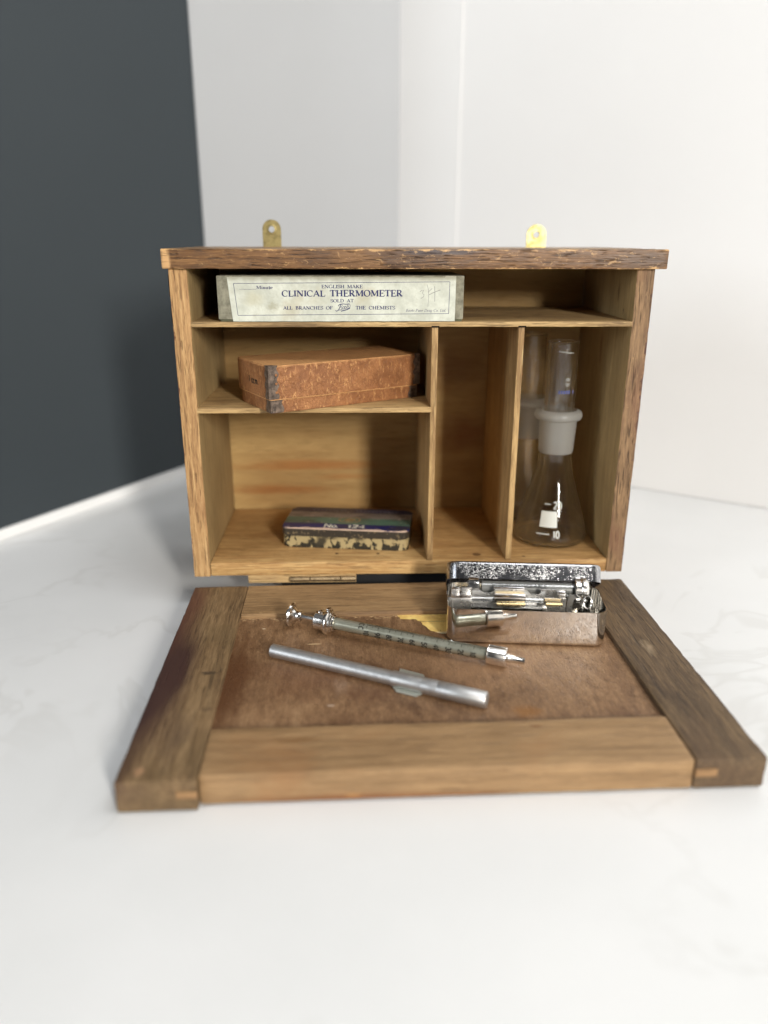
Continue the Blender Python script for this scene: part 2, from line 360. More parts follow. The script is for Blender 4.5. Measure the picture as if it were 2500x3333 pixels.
def text(bm, s, x, y, h, width=None, thick=.17, thin=.06, slant=0.0, serif=True, fmap=None, mono=False):
    adv = sum(GL[c][0] for c in s); sx = (width / adv) if width else h
    px = x
    for c in s:
        a, strokes, serifs = GL[c]
        if mono and c in MONO: strokes = MONO[c]
        for pts, k in strokes:
            P = [(px + (q[0] + slant * q[1]) * sx, y + q[1] * h) for q in pts]
            wd = (thick * h if (mono or k == 'k') else thin * h if k == 'n' else (lambda tx, ty: max(thin, thick * abs(ty * .98 - tx * .2)) * h))
            LIFT[0] = (LIFT[0] + 1) % 7
            cl = len(P) > 6 and math.hypot(P[0][0] - P[-1][0], P[0][1] - P[-1][1]) < 1e-6
            ribbon(bm, P[:-1] if cl else P, wd, fmap, LIFT[0] * 2e-6, cl)
        if serif and not mono:
            for q0, q1, hw in serifs:
                LIFT[0] = (LIFT[0] + 1) % 7
                yy = y + q1 * h + (thin * h * .5 if q1 < .3 else -thin * h * .5)
                xx = px + (q0 + slant * q1) * sx
                ribbon(bm, [(xx - hw * sx, yy), (xx + hw * sx, yy)], thin * h * 1.1, fmap, LIFT[0] * 2e-6)
        px += a * sx

# ------------------------------------------------------------------ the setting
def countertop_mat():
    n = NT("quartz"); oc = n.tc.outputs['Object']
    wv = n.vec('ADD', oc, n.vec('MULTIPLY', n.vec('SUBTRACT', n.noisec(oc, 5, 3), (.5,) * 3), (.16,) * 3))
    a = n.math('ABSOLUTE', n.math('SUBTRACT', n.noise(wv, 3.2, 5, 0.62, 0.6), 0.5))
    vein = n.sm(a, 0.020, 0.0)
    vein = n.math('MULTIPLY', vein, n.sm(n.noise(oc, 4.5, 2), 0.42, 0.62))
    cloud = n.noise(oc, 7, 4)
    col = n.mix(n.sm(cloud, 0.25, 0.75), (0.715, 0.72, 0.712), (0.77, 0.772, 0.765))
    col = n.mix(n.math('MULTIPLY', vein, 0.22), col, (0.50, 0.49, 0.46))
    n.principled(Base_Color=col, Roughness=n.math('ADD', 0.24, n.math('MULTIPLY', cloud, 0.12)), Specular_IOR_Level=0.45)
    return n.m
def paint(name, col, rough=0.55, sc=180):
    n = NT(name); oc = n.tc.outputs['Object']
    t = n.noise(oc, 3.0, 3)
    c = n.mix(n.sm(t, 0.3, 0.7), tuple(x * .965 for x in col), tuple(min(1, x * 1.02) for x in col))
    n.principled(Base_Color=c, Roughness=rough, Normal=n.bump(n.noise(oc, sc, 3), 0.12, 0.0006), Specular_IOR_Level=0.3)
    return n.m
m_counter = countertop_mat()
m_dark = paint("slate_paint", (0.038, 0.047, 0.053), 0.6)
m_grey = paint("pale_paint", (0.43, 0.44, 0.45))
m_white = paint("white_paint", (0.76, 0.755, 0.745))
m_bead = plain("white_sealant", (0.82, 0.82, 0.81), 0.4)

def slab(name, pts, z0, z1, mat):
    o = link(name, prism(pts, z0, z1), mat, smooth=None); o['kind'] = 'structure'; return o
A = Vector((-0.0431, 0.3518)); B = Vector((0.1525, 0.3940)); C = Vector((0.374, 0.2469))
dL = (Vector((-0.181, 0.1252)) - A).normalized(); dR = (C - B).normalized()
L1 = A + dL * 0.278; R1 = B + dR * 1.3
slab("countertop", [(-0.75, -1.2), (1.5, -1.2), (1.5, 0.55), (-0.75, 0.55)], -0.04, 0.0, m_counter)
H = 1.3
# walls: each a slab 3 cm thick lying behind its visible face
def wall(name, P, Q, out, mat, z0=0.0005):
    o = out * 0.03
    return slab(name, [tuple(P), tuple(Q), tuple(Q + o), tuple(P + o)], z0, H, mat)
nL = Vector((-dL.y, dL.x)) * (1 if Vector((-dL.y, dL.x)).dot(Vector((-1, 1))) > 0 else -1)
nB = Vector((-0.21, 0.978)); nR = Vector((0.55, 0.83))
wall("wall_left", A, L1, nL, m_dark)
wall("wall_back", A + Vector((0.0004, 0.0)), B, nB, m_grey)
wall("wall_right", B, R1, nR, m_white)
# pilaster strip on the right wall and sealant bead along the dark wall
Pq = Vector((0.2073, 0.3576))
o = slab("wall_corner_board", [tuple(B - dR * 0.006), tuple(B - dR * 0.006 - nR * 0.0012), tuple(Pq - nR * 0.0012), tuple(Pq)], 0.001, H - 0.01, m_white)
pts = []
bead = []
for t in (0.0, 1.0):
    P0 = A + dL * (0.001 + t * 0.276)
    bead.append(P0)
i_ = -nL
o = slab("sealant_bead", [tuple(bead[0]), tuple(bead[1]), tuple(bead[1] + i_ * 0.004), tuple(bead[0] + i_ * 0.004)], 0.0003, 0.0085, m_bead)

# ------------------------------------------------------------------ the cabinet
T = 0.2118; HB = 0.0209; ZF = 0.0304; D = 0.1076; W = 0.28; TI = 0.0106
P_ = dict
pine = (lin(138, 96, 50), lin(184, 138, 82), lin(214, 172, 114))
oak_side = (lin(128, 88, 52), lin(184, 138, 88), lin(210, 168, 116))
grey_side = (lin(92, 66, 44), lin(140, 106, 74), lin(172, 134, 96))
cab = root("wall_cabinet", (0, 0, 0), "small open oak wall cabinet with shelves, brass hanging lugs and fallen-open panelled door", "cabinet")
m_lid = wood("lid_oak", lin(66, 42, 22), lin(116, 76, 36), lin(150, 106, 58), 'x', 3.1, 0.42, 1.0, 110, stain=(60, 0.55, 0.50, 0.68, lin(60, 40, 28)),
             wear=(330, 0.57, 0.66, lin(190, 150, 98), 0.6), pores=0.5, edgewear=('z', T, T + 0.0108, 0.0011, lin(200, 158, 104)),
             spots=[((0.0, -0.003, T + .004), (0.0035, 0.01, 0.012), lin(214, 170, 116), 0.75, 0.4, 0.5), ((0.27, -0.003, T + .006), (0.025, 0.02, 0.009), lin(84, 66, 52), 0.6, 0.3, 0.6),
                    ((0.155, -0.003, T + .0095), (0.035, 0.02, 0.0022), lin(60, 46, 44), 0.9, 0.4, 0.4)], bumps=1.8, spec=0.5)
link("top_board", board(-0.0026, 0.2853, -0.0037, D + 0.008, T, T + 0.0108, 0.0009, 0.0003, 3, 0.003, chip=0.0006), m_lid, cab)
m_sl = wood("side_oak", *oak_side, axis='z', seed=5.3, rough=0.6, broad=70, stain=(30, 0.3, 0.52, 0.68, lin(126, 78, 48)), wear=(330, 0.60, 0.70, lin(206, 166, 114), 0.3), pores=0.45,
            edgewear=('x', 0.0, 0.05, 0.0013, lin(104, 66, 46)), bumps=1.6)
m_sr = wood("side_oak_greyed", *grey_side, axis='z', seed=9.9, rough=0.6, broad=70, stain=(34, 0.5, 0.48, 0.62, lin(106, 70, 52)), wear=(330, 0.60, 0.70, lin(186, 150, 106), 0.3), pores=0.7,
            edgewear=('x', 0.2, 0.28, 0.0016, lin(80, 54, 44)), bumps=1.4)
m_bot = wood("bottom_pine", *pine, axis='x', seed=2.2, broad=36, stain=(26, 0.45, 0.55, 0.7, lin(150, 104, 62)), pores=0.4,
             spots=[((0.092, 0.0145, ZF), (0.0014, 0.0016, 0.001), lin(60, 38, 22), 0.9), ((0.1195, 0.0135, ZF), (0.0014, 0.0016, 0.001), lin(60, 38, 22), 0.9),
                    ((0.185, 0.010, ZF), (0.0035, 0.003, 0.003), lin(84, 56, 30), 0.8), ((0.2155, 0.006, ZF), (0.0014, 0.0014, 0.001), lin(66, 42, 24), 0.8),
                    ((0.14, 0.03, ZF), (0.04, 0.012, 0.004), lin(150, 106, 60), 0.4)])
m_back = wood("back_plywood", lin(166, 126, 72), lin(190, 152, 94), lin(200, 164, 106), 'x', 7.7, 0.6, 0.35, 14, pores=0.15,
              spots=[((0.072, D, 0.0655), (0.080, 0.02, 0.0060), lin(158, 100, 46), 0.75, 0.1, 0.5), ((0.045, D, 0.046), (0.060, 0.02, 0.0055), lin(148, 92, 42), 0.75, 0.1, 0.5),
                     ((0.10, D, 0.056), (0.035, 0.02, 0.0030), lin(168, 110, 56), 0.5, 0.1, 0.5), ((0.19, D, 0.09), (0.03, 0.02, 0.02), lin(120, 66, 28), 0.6, 0.1, 0.5),
                     ((0.18, D, 0.14), (0.03, 0.02, 0.02), lin(104, 60, 28), 0.5, 0.1, 0.5)])
m_sh = wood("shelf_oak", lin(134, 102, 64), lin(190, 152, 100), lin(214, 178, 124), 'x', 4.4, 0.6, 0.8, 40, pores=0.45)
m_sh1 = wood("shelf_oak_top", lin(124, 96, 62), lin(178, 142, 94), lin(212, 176, 122), 'x', 6.1, 0.6, 1.0, 40, pores=0.5,
             stain=(20, 0.55, 0.45, 0.65, lin(88, 68, 46)))
m_dv = wood("divider_oak", lin(142, 106, 66), lin(190, 150, 98), lin(220, 184, 128), 'z', 8.8, 0.6, 0.7, 46, pores=0.4)
m_in = wood("inner_face_oak", lin(150, 122, 80), lin(182, 150, 102), lin(202, 172, 122), axis='z', seed=2.9, rough=0.6, fibre=0.6, broad=30, pores=0.2, stain=(20, 0.3, 0.5, 0.7, lin(140, 112, 74)),
            spots=[((W - TI, 0.03, 0.197), (0.01, 0.0022, 0.008), lin(70, 46, 30), 0.7, 0.2, 0.8), ((W - TI, 0.018, 0.187), (0.01, 0.0012, 0.003), lin(40, 26, 18), 0.8, 0.2, 0.8), ((W - TI, 0.055, 0.16), (0.01, 0.004, 0.016), lin(120, 84, 54), 0.6, 0.2, 0.6)])
def inner_slot(o, sx):
    for p in o.data.polygons:
        if p.normal.x * sx > 0.9 and abs(p.center.y) > 0.0005: p.material_index = 1
side_l = link("side_panel", board(0, TI, 0, D + 0.004, HB, T, 0.0007, 0.00028, 5, 0.004, chip=0.0005), [m_sl, m_in], cab); inner_slot(side_l, 1)
side_r = link("side_panel", board(W - TI, W, 0.0002, D + 0.004, HB, T, 0.0007, 0.00028, 9, 0.004, chip=0.0004), [m_sr, m_in], cab); inner_slot(side_r, -1)
link("bottom_board", board(TI + 0.0002, W - TI - 0.0002, 0.0004, D - 0.0005, HB + 0.0003, ZF, 0.0008, 0.0003, 2, 0.005, chip=0.0004), m_bot, cab)
link("back_panel", board(TI + 0.0002, W - TI - 0.0002, D, D + 0.0038, HB + 0.001, T - 0.0002, 0, 0), m_back, cab, smooth=None)
zs1 = 0.1822; zs2 = 0.1315
link("shelf", board(0.0078, W - 0.0085, 0.0003, D - 0.0004, zs1 - 0.0029, zs1, 0.0003, 0.00025, 12, 0.005), m_sh1, cab)
d1, d2 = 0.1529, 0.2042
link("shelf", board(0.0090, d1 + 0.0005 - 0.0019, 0.0001, D - 0.0004, zs2 - 0.0031, zs2, 0.0003, 0.00012, 14, 0.005), m_sh, cab)
link("divider", board(d1 - 0.0018, d1 + 0.0018, 0.0009, D - 0.0004, ZF + 0.0001, zs1 - 0.0032, 0.0003, 0.00015, 15, 0.005), m_dv, cab)
link("divider", board(d2 - 0.0018, d2 + 0.0018, 0.0009, D - 0.0004, ZF + 0.0001, zs1 - 0.0032, 0.0003, 0.00015, 19, 0.005), m_dv, cab)
# dark blocks for notch shadows where the dividers are let into the shelf, rebate end of the shelf
m_void = plain("notch_shadow_dark", (0.012, 0.008, 0.006), 0.9, spec=0.1)
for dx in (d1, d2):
    link("notch_shadow", board(dx - 0.0022, dx + 0.0024, 0.0002, 0.003, zs1 - 0.0030 - 0.0003, zs1 - 0.0024, 0, 0), m_void, cab, smooth=None)
# plinth added under the case, black for the shade in the gap, hinge strip
m_pl = plain("gap_shade_black", (0.010, 0.010, 0.011), 0.8)
link("shade_plinth", board(0.055, 0.228, 0.012, D - 0.004, 0.0005, HB + 0.0002, 0.0004, 0), m_pl, cab)
m_st = wood("hinge_strip_pine", lin(150, 112, 70), lin(196, 158, 108), lin(214, 178, 126), 'x', 1.9, 0.6, 1.0, 40)
link("hinge_strip", board(0.0345, 0.1048, 0.0012, 0.0115, 0.0155, HB + 0.0001, 0.0003, 0.0001, 3, 0.006), m_st, cab)
# brass hanging lugs
def brass(name, col, r=0.32):
    n = NT(name); oc = n.tc.outputs['Object']
    f = n.noise(oc, 260, 4); c = n.mix(n.sm(f, 0.4, 0.7), col, tuple(x * 0.55 for x in col))
    n.principled(Base_Color=c, Metallic=1.0, Roughness=n.math('ADD', r, n.math('MULTIPLY', f, 0.2))); return n.m
m_br1 = brass("tarnished_brass", (0.40, 0.33, 0.15), 0.36); m_br2 = brass("bright_brass", (0.70, 0.62, 0.27), 0.42)
def lug(cx, top, half, mat, label):
    yb = D + 0.0046; t = 0.0014; cz = top - half
    bm = bmesh.new(); n = 24; ho = 0.0021
    def pair(y):
        out_, in_ = [], []
        for i in range(n):
            a = 2 * math.pi * i / n; ca, sa = math.cos(a), math.sin(a)
            if sa < -0.01:      # lower half: project down onto the plate outline
                x = half * (1 if ca > 0 else -1) if abs(ca) > 0.35 else half * ca / 0.35
                z = cz - (0.034 if abs(ca) <= 0.72 else 0.034 * (1 - (abs(ca) - 0.72) / 0.28) )
            else: x, z = half * ca, cz + half * sa
            out_.append(bm.verts.new((cx + x, y, z))); in_.append(bm.verts.new((cx + ho * ca, y, cz + ho * sa)))
        return out_, in_
    fo, fi = pair(yb); bo, bi = pair(yb + t)
    for i in range(n):
        j = (i + 1) % n
        bm.faces.new((fo[i], fo[j], fi[j], fi[i])); bm.faces.new((bo[j], bo[i], bi[i], bi[j]))
        bm.faces.new((fo[j], fo[i], bo[i], bo[j])); bm.faces.new((fi[i], fi[j], bi[j], bi[i]))
    # pressed rim round the hole
    rim = lathe([(ho, 0.0), (ho + 0.0002, -0.0005), (ho + 0.0012, -0.0004), (ho + 0.0016, 0.0003)], 24, Matrix.Translation((cx, yb, cz)) @ Matrix.Rotation(math.radians(-90), 4, 'X'))
    bm = merge(bm, rim)
    o = link("hanging_lug", bm, mat, cab, 40); o['label'] = label; return o
lug(0.0481, 0.2405, 0.0064, m_br1, "tarnished dull brass hanging lug")
lug(0.2338, 0.2378, 0.0068, m_br2, "bright yellow brass hanging lug")
# little dark nail heads on the left outer edge
bm = merge(board(-0.0014, -0.0001, 0.004, 0.012, 0.196, 0.2085, 0.0005, 0), board(-0.0013, -0.0001, 0.004, 0.012, 0.181, 0.190, 0.0005, 0))
link("hook_plate", bm, plain("black_iron", (0.02, 0.02, 0.02), 0.5, 0.6), cab)

# ---- the door, hanging open and lying on the counter
DX = 0.14
m_panel = wood("panel_plywood", lin(96, 66, 44), lin(138, 102, 72), lin(168, 132, 98), 'y', 12.3, 0.46, 0.75, 40, pores=0.12, iso=5.0, stain=(45, 0.4, 0.5, 0.72, lin(92, 62, 42)),
               spots=[((0.045, -0.145, 0.013), (0.010, 0.007, 0.004), lin(136, 88, 34), 0.55, 0.3, 0.5), ((-0.101, -0.11, 0.013), (0.014, 0.07, 0.006), lin(82, 50, 28), 0.85, 0.2, 0.4), ((0.03, -0.10, 0.013), (0.05, 0.03, 0.004), lin(176, 138, 104), 0.35, 0.1, 0.8), ((-0.06, -0.11, 0.013), (0.04, 0.025, 0.004), lin(112, 76, 52), 0.45, 0.1, 0.8),
                      ((-0.09, -0.054, 0.0132), (0.0013, 0.0006, 0.001), lin(214, 196, 166), 0.9, 0.5, 0.6), ((-0.060, -0.0735, 0.0132), (0.005, 0.0006, 0.001), lin(206, 176, 132), 0.8, 0.6, 0.3),
                      ((-0.050, -0.135, 0.0132), (0.0025, 0.0012, 0.001), lin(190, 170, 150), 0.7, 0.3, 0.6), ((-0.045, -0.118, 0.0132), (0.005, 0.012, 0.001), lin(164, 136, 112), 0.4, 0.1, 0.9),
                      ((-0.03, -0.125, 0.0132), (0.02, 0.012, 0.002), lin(98, 66, 44), 0.5, 0.1, 0.6), ((0.01, -0.075, 0.0132), (0.05, 0.010, 0.002), lin(160, 126, 96), 0.35, 0.1, 0.6)])
door = link("door", board(-0.1068, 0.1098, -0.1570, -0.0395, 0.0090, 0.0131, 0, 0.00004, 1, 0.012), m_panel, cab, loc=(DX, -0.0020, 0.0), rotz=0.019)
door['label'] = "panelled wooden door lying open on the counter"
DT = 0.0162; dl = -0.139; dr = 0.1403; dd = -0.1885
m_stL = wood("stile_oak_dark_edge", lin(74, 54, 36), lin(122, 94, 64), lin(150, 120, 86), 'y', 14.1, 0.58, 1.0, 60, stain=(22, 0.5, 0.5, 0.64, lin(96, 78, 52)), pores=0.4,
             spots=[((dl - .002, -0.115, 0.012), (0.0270, 0.110, 0.02), lin(58, 36, 33), 0.95, 0.45, 0.35), ((dl - .001, -0.03, 0.012), (0.018, 0.07, 0.02), lin(92, 58, 44), 0.85, 0.3, 0.35), ((dl + .02, -0.16, 0.012), (0.010, 0.03, 0.02), lin(88, 70, 54), 0.6, 0.1, 0.5),
                    ((-0.113, -0.107, DT), (0.006, 0.0022, 0.004), lin(48, 38, 30), 0.8, 0.3, 0.9), ((-0.111, -0.112, DT), (0.0015, 0.022, 0.004), lin(66, 54, 38), 0.6, 0.2, 0.5),
                    ((-0.109, -0.14, DT), (0.004, 0.003, 0.004), lin(70, 54, 38), 0.6, 0.2, 0.9), ((dl + 0.009, -0.185, DT), (0.003, 0.004, 0.004), lin(168, 130, 96), 0.7, 0.3, 0.6)])
link("stile", board(dl, dl + 0.0339, dd - 0.0030, -0.0003, 0.0008, DT, 0.0011, 0.0003, 21, 0.004, chip=0.0006), m_stL, door)
m_stR = wood("stile_oak_brown", lin(62, 46, 34), lin(98, 76, 54), lin(124, 98, 70), 'y', 17.3, 0.58, 1.2, 80, stain=(30, 0.4, 0.5, 0.7, lin(78, 58, 42)), pores=0.5,
             spots=[((0.124, -0.092, DT), (0.004, 0.010, 0.004), lin(170, 150, 122), 0.5, 0.1, 1.0), ((dr, -0.1, 0.014), (0.004, 0.12, 0.02), lin(60, 42, 32), 0.6, 0.2, 0.4)])
link("stile", board(dr - 0.0321, dr, dd - 0.0002, -0.0003, 0.0008, DT, 0.0014, 0.0003, 23, 0.004, chip=0.0006), m_stR, door)
m_rr = wood("rail_oak", lin(116, 86, 56), lin(156, 120, 82), lin(178, 142, 100), 'x', 19.1, 0.55, 1.0, 50, pores=0.35,
            spots=[((-0.02, -0.0405, DT), (0.09, 0.0022, 0.004), lin(110, 84, 60), 0.6, 0.3, 0.5)])
link("rail", board(dl + 0.0341, dr - 0.0323, -0.0408, -0.0001, 0.0010, DT - 0.0002, 0.0006, 0.0002, 25, 0.004), m_rr, door)
m_rf = wood("rail_pine", lin(126, 94, 62), lin(160, 124, 86), lin(184, 146, 104), 'x', 23.4, 0.55, 0.7, 40, pores=0.2, stain=(26, 0.45, 0.52, 0.7, lin(146, 104, 66)),
            spots=[((-0.065, -0.166, DT), (0.016, 0.003, 0.004), lin(112, 78, 44), 0.7, 0.1, 0.8), ((0.045, -0.161, DT), (0.004, 0.0016, 0.004), lin(110, 66, 32), 0.7, 0.1, 0.6),
                   ((-0.04, dd, 0.0035), (0.005, 0.004, 0.0016), lin(196, 152, 96), 0.7, 0.3, 0.6), ((-0.03, dd, 0.002), (0.09, 0.01, 0.0035), lin(126, 74, 40), 0.6, 0.1, 0.5),
                   ((0.025, -0.186, DT - .003), (0.006, 0.004, 0.002), lin(100, 66, 36), 0.6, 0.1, 0.8)])
link("rail", board(dl + 0.0341, dr - 0.0323, dd, -0.1553, 0.0010, DT - 0.0001, 0.0013, 0.0003, 27, 0.004), m_rf, door)
# pale tenon ends showing at the front corners
m_ten = wood("tenon_pine", lin(128, 92, 60), lin(158, 118, 78), lin(172, 134, 92), 'x', 3.3, 0.6, 0.6)
link("tenon", board(dl + 0.0250, dl + 0.0338, dd - 0.0036, dd + 0.004, 0.0070, 0.0105, 0.0004, 0.0001), m_ten, door)
link("tenon", board(dr - 0.0318, dr - 0.022, dd - 0.0009, dd + 0.004, 0.0075, 0.0112, 0.0004, 0.0001), m_ten, door)
# torn paper left on the panel
def jag(pts, amp, step, seed):
    out = []; r = random.Random(seed)
    for i in range(len(pts)):
        a, b = pts[i], pts[(i + 1) % len(pts)]; L = math.hypot(b[0] - a[0], b[1] - a[1]); k = max(1, int(L / step))
        for j in range(k): out.append((a[0] + (b[0] - a[0]) * j / k + (r.random() - .5) * amp, a[1] + (b[1] - a[1]) * j / k + (r.random() - .5) * amp))
    return out
n = NT("yellowed_paper"); oc = n.tc.outputs['Object']
c = n.mix(n.sm(n.noise(oc, 120, 5, 0.7), 0.35, 0.7), lin(236, 204, 122), lin(204, 164, 88))
c = n.spot(c, oc, (0.018, -0.066, 0.0132), (0.02, 0.004, 0.01), lin(226, 216, 190), 0.9, 0.3, 0.4)
n.principled(Base_Color=c, Roughness=0.7); m_paper = n.m
pp = [(x - DX, y + 0.002) for x, y in [(0.1289, -0.0425), (0.200, -0.0435), (0.200, -0.068), (0.1543, -0.0672), (0.1465, -0.0632), (0.1420, -0.0520), (0.1395, -0.0485), (0.1304, -0.0475)]]
paper = link("torn_paper", prism(jag(pp, 0.0008, 0.0016, 4), 0.0132, 0.01335), m_paper, door, smooth=None)
bm = bmesh.new(); flat = lambda x, y, l: (x, y, 0.01337 + l)
ribbon(bm, [(0.0015, -0.0497), (0.03, -0.0500)], 0.00040, flat, 0)
text(bm, "c", 0.0125, -0.0618, 0.0016, fmap=flat)
link("printed_line", bm, plain("black_ink", (0.03, 0.03, 0.03), 0.7), paper, smooth=None)
# splinters and dust along the rear rail joint
bm = bmesh.new(); r = random.Random(5)
for i in range(70):
    x = r.uniform(-0.104, 0.02); y = -0.0418 - abs(r.gauss(0, 0.0016)); a = r.uniform(-0.5, 0.5); L = r.uniform(0.0004, 0.0017)
    q = prism([(-L, -0.00007), (L, -0.00004), (L, 0.00005), (-L, 0.00007)], 0, 0.00012, Matrix.Translation((x, y, 0.01318 + r.random() * .0002)) @ Matrix.Rotation(a, 4, 'Z') @ Matrix.Rotation(r.uniform(-.15, .15), 4, 'Y'))
    bm = merge(bm, q)
o = link("wood_lint", bm, plain("pale_fibre", lin(190, 160, 118), 0.8), door, smooth=None); o['kind'] = 'stuff'
# butt hinge between case and door
m_hb = brass("aged_hinge", (0.36, 0.27, 0.16), 0.42)
bm = merge(tube_path([(0.0620, -0.0005, 0.0187), (0.0745, -0.0005, 0.0187)], 0.0018, 12), tube_path([(0.0752, -0.0004, 0.0187), (0.0945, -0.0004, 0.0187)], 0.0017, 12), tube_path([(0.0952, -0.0005, 0.0187), (0.1045, -0.0005, 0.0187)], 0.0018, 12))
link("hinge", bm, m_hb, cab)

# ------------------------------------------------------------------ thermometer carton on the top shelf
tb = root("thermometer_carton", (0.0267, 0.0008, 0.18225), "long grey-green cardboard thermometer carton with printed white label on the top shelf", "box")
n = NT("grey_card"); oc = n.tc.outputs['Object']
c = n.mix(n.sm(n.noise(oc, 160, 6, 0.7), 0.3, 0.7), lin(98, 94, 78), lin(146, 142, 122))
c = n.mix(n.math('MULTIPLY', n.sm(n.noise(oc, 420, 4, 0.7), 0.62, 0.72), 0.5), c, lin(176, 170, 150))
n.principled(Base_Color=c, Roughness=0.8, Normal=n.bump(n.noise(oc, 500, 4, 0.7), 0.5, 0.0004)); m_card = n.m
TW, TH = 0.1424, 0.0258
link("carton", board(0, TW, 0, 0.055, 0.0014, TH, 0.0005, 0.00015, 31, 0.006), m_card, tb)
link("tray", board(0.0010, TW - 0.0006, 0.0006, 0.054, 0, 0.0016, 0.0003, 0), plain("olive_card", lin(84, 84, 62), 0.8, tone=.2), tb)
k_ = TW / 1637.0
LX = lambda zx: (zx - 8) * k_
LZ = lambda zy: TH - (zy - 25) * 0.0000862
n = NT("label_paper"); oc = n.tc.outputs['Object']
c = n.mix(n.sm(n.noise(oc, 90, 5, 0.65), 0.3, 0.72), lin(178, 180, 166), lin(206, 208, 194))
c = n.mix(n.math('MULTIPLY', n.sm(n.noise(oc, 700, 3, 0.6), 0.5, 0.75), 0.35), c, lin(170, 168, 146))
c = n.mix(n.math('MULTIPLY', n.sm(n.noise(oc, 38, 4, 0.6), 0.54, 0.70), 0.45), c, lin(172, 162, 132))
c = n.spot(c, oc, (LX(375), 0, LZ(215)), (0.0055, 0.01, 0.0034), lin(142, 138, 112), 0.6, 0.1, 0.9)
c = n.spot(c, oc, (LX(250), 0, LZ(170)), (0.009, 0.01, 0.006), lin(178, 172, 140), 0.5, 0.1, 0.5)
zc = n.sep(oc)[2]
c = n.mix(n.math('MULTIPLY', n.sm(n.math('ADD', zc, n.math('MULTIPLY', n.noise(oc, 130, 4), 0.004)), TH - 0.0015, TH + 0.001), 0.65), c, lin(138, 130, 106))
n.principled(Base_Color=c, Roughness=0.65, Normal=n.bump(n.noise(oc, 900, 3), 0.15, 0.0002)); m_label = n.m
lp = [(LX(78), LZ(32)), (LX(1514), LZ(36)), (LX(1521), LZ(25.5)), (LX(1590), LZ(27)), (LX(1588), LZ(321)), (LX(104), LZ(321))]
Mf = Matrix(((1, 0, 0, 0), (0, 0, -1, 0), (0, 1, 0, 0), (0, 0, 0, 1)))   # (x, y, z) -> (x, -z, y)
lab = link("label", prism(jag(lp[::-1], 0.00012, 0.004, 2), -0.0002, 0.00035, Mf), m_label, tb, smooth=None)
front = lambda x, z, l: (x, -0.00038 - l, z)
m_ink = plain("blue_ink", lin(26, 30, 84), 0.6)
bm = bmesh.new()
cor = [(LX(120), LZ(75)), (LX(1549), LZ(64)), (LX(1546), LZ(271)), (LX(138), LZ(281))]
for i in range(4): ribbon(bm, [cor[i], cor[(i + 1) % 4]], 0.00026, front, i * 2e-6)
ribbon(bm, [(LX(155), LZ(112)), (LX(268), LZ(112))], 0.00014, front, 0)
def lt(s, x0, x1, base, h, **k):
    text(bm, s, LX(x0), LZ(base), h * 0.0000862, (x1 - x0) * k_, fmap=front, **k)
lt("Minute", 268, 375, 110, 20, thick=.26, thin=.11)
lt("ENGLISH", 697, 850, 105, 21, thick=.26, thin=.11); lt("MAKE", 868, 971, 105, 21, thick=.26, thin=.11)
lt("CLINICAL", 434, 722, 158, 38, thick=.26, thin=.11); lt("THERMOMETER", 752, 1236, 158, 40, thick=.26, thin=.11)
lt("SOLD", 755, 845, 196, 20, thick=.26, thin=.11); lt("AT", 863, 910, 196, 20, thick=.26, thin=.11)
lt("ALL", 440, 502, 243, 21, thick=.26, thin=.11); lt("BRANCHES", 522, 706, 243, 21, thick=.26, thin=.11); lt("OF", 724, 770, 243, 21, thick=.26, thin=.11)
lt("THE", 922, 990, 243, 22, thick=.26, thin=.11); lt("CHEMISTS", 1010, 1187, 243, 22, thick=.26, thin=.11)
lt("Boots Pure Drug Co. Ltd.", 1257, 1527, 258, 17, thick=.14, thin=.07, slant=.2)
# script logo
def sc(pts, wd):
    LIFT[0] = (LIFT[0] + 1) % 7
    ribbon(bm, [(LX(a), LZ(b)) for a, b in pts], wd * 0.0000862, front, LIFT[0] * 2e-6)
sc([(806, 222), (812, 212), (824, 208), (840, 207), (856, 209), (872, 208), (880, 206)], 4.5)
sc([(822, 210), (818, 226), (811, 242), (802, 252), (792, 254), (788, 248)], 5)
sc([(812, 212), (826, 209), (833, 215), (830, 223), (818, 228), (829, 232), (830, 241), (820, 247), (810, 246)], 3.5)
for cx_, cy_ in ((840, 233), (853, 231)):
    sc([(cx_ + 6 * math.cos(a) + 3 * math.sin(a), cy_ - 9 * math.sin(a)) for a in [i * math.pi / 6 for i in range(13)]], 3.2)
sc([(872, 208), (867, 224), (863, 236), (868, 238)], 3.5); sc([(878, 218), (873, 224), (881, 231), (876, 236), (870, 234)], 3.2); sc([(880, 206), (886, 214), (886, 226), (882, 236)], 2.6)
sc([(824, 254), (840, 250), (858, 246), (874, 240), (884, 234)], 6)
link("lettering", bm, m_ink, lab, smooth=None)
bm = bmesh.new()
sc([(1350, 128), (1362, 120), (1376, 118), (1366, 138), (1378, 146), (1376, 160), (1358, 172)], 3.5)
sc([(1398, 82), (1408, 120), (1410, 170), (1405, 226)], 3.0)
sc([(1404, 132), (1420, 118), (1432, 106)], 3.0); sc([(1412, 148), (1440, 134), (1466, 124), (1488, 116)], 4.0); sc([(1448, 92), (1450, 130), (1451, 192)], 4.0)
link("pencil_mark", bm, plain("pencil", lin(134, 134, 128), 0.6), lab, smooth=None)

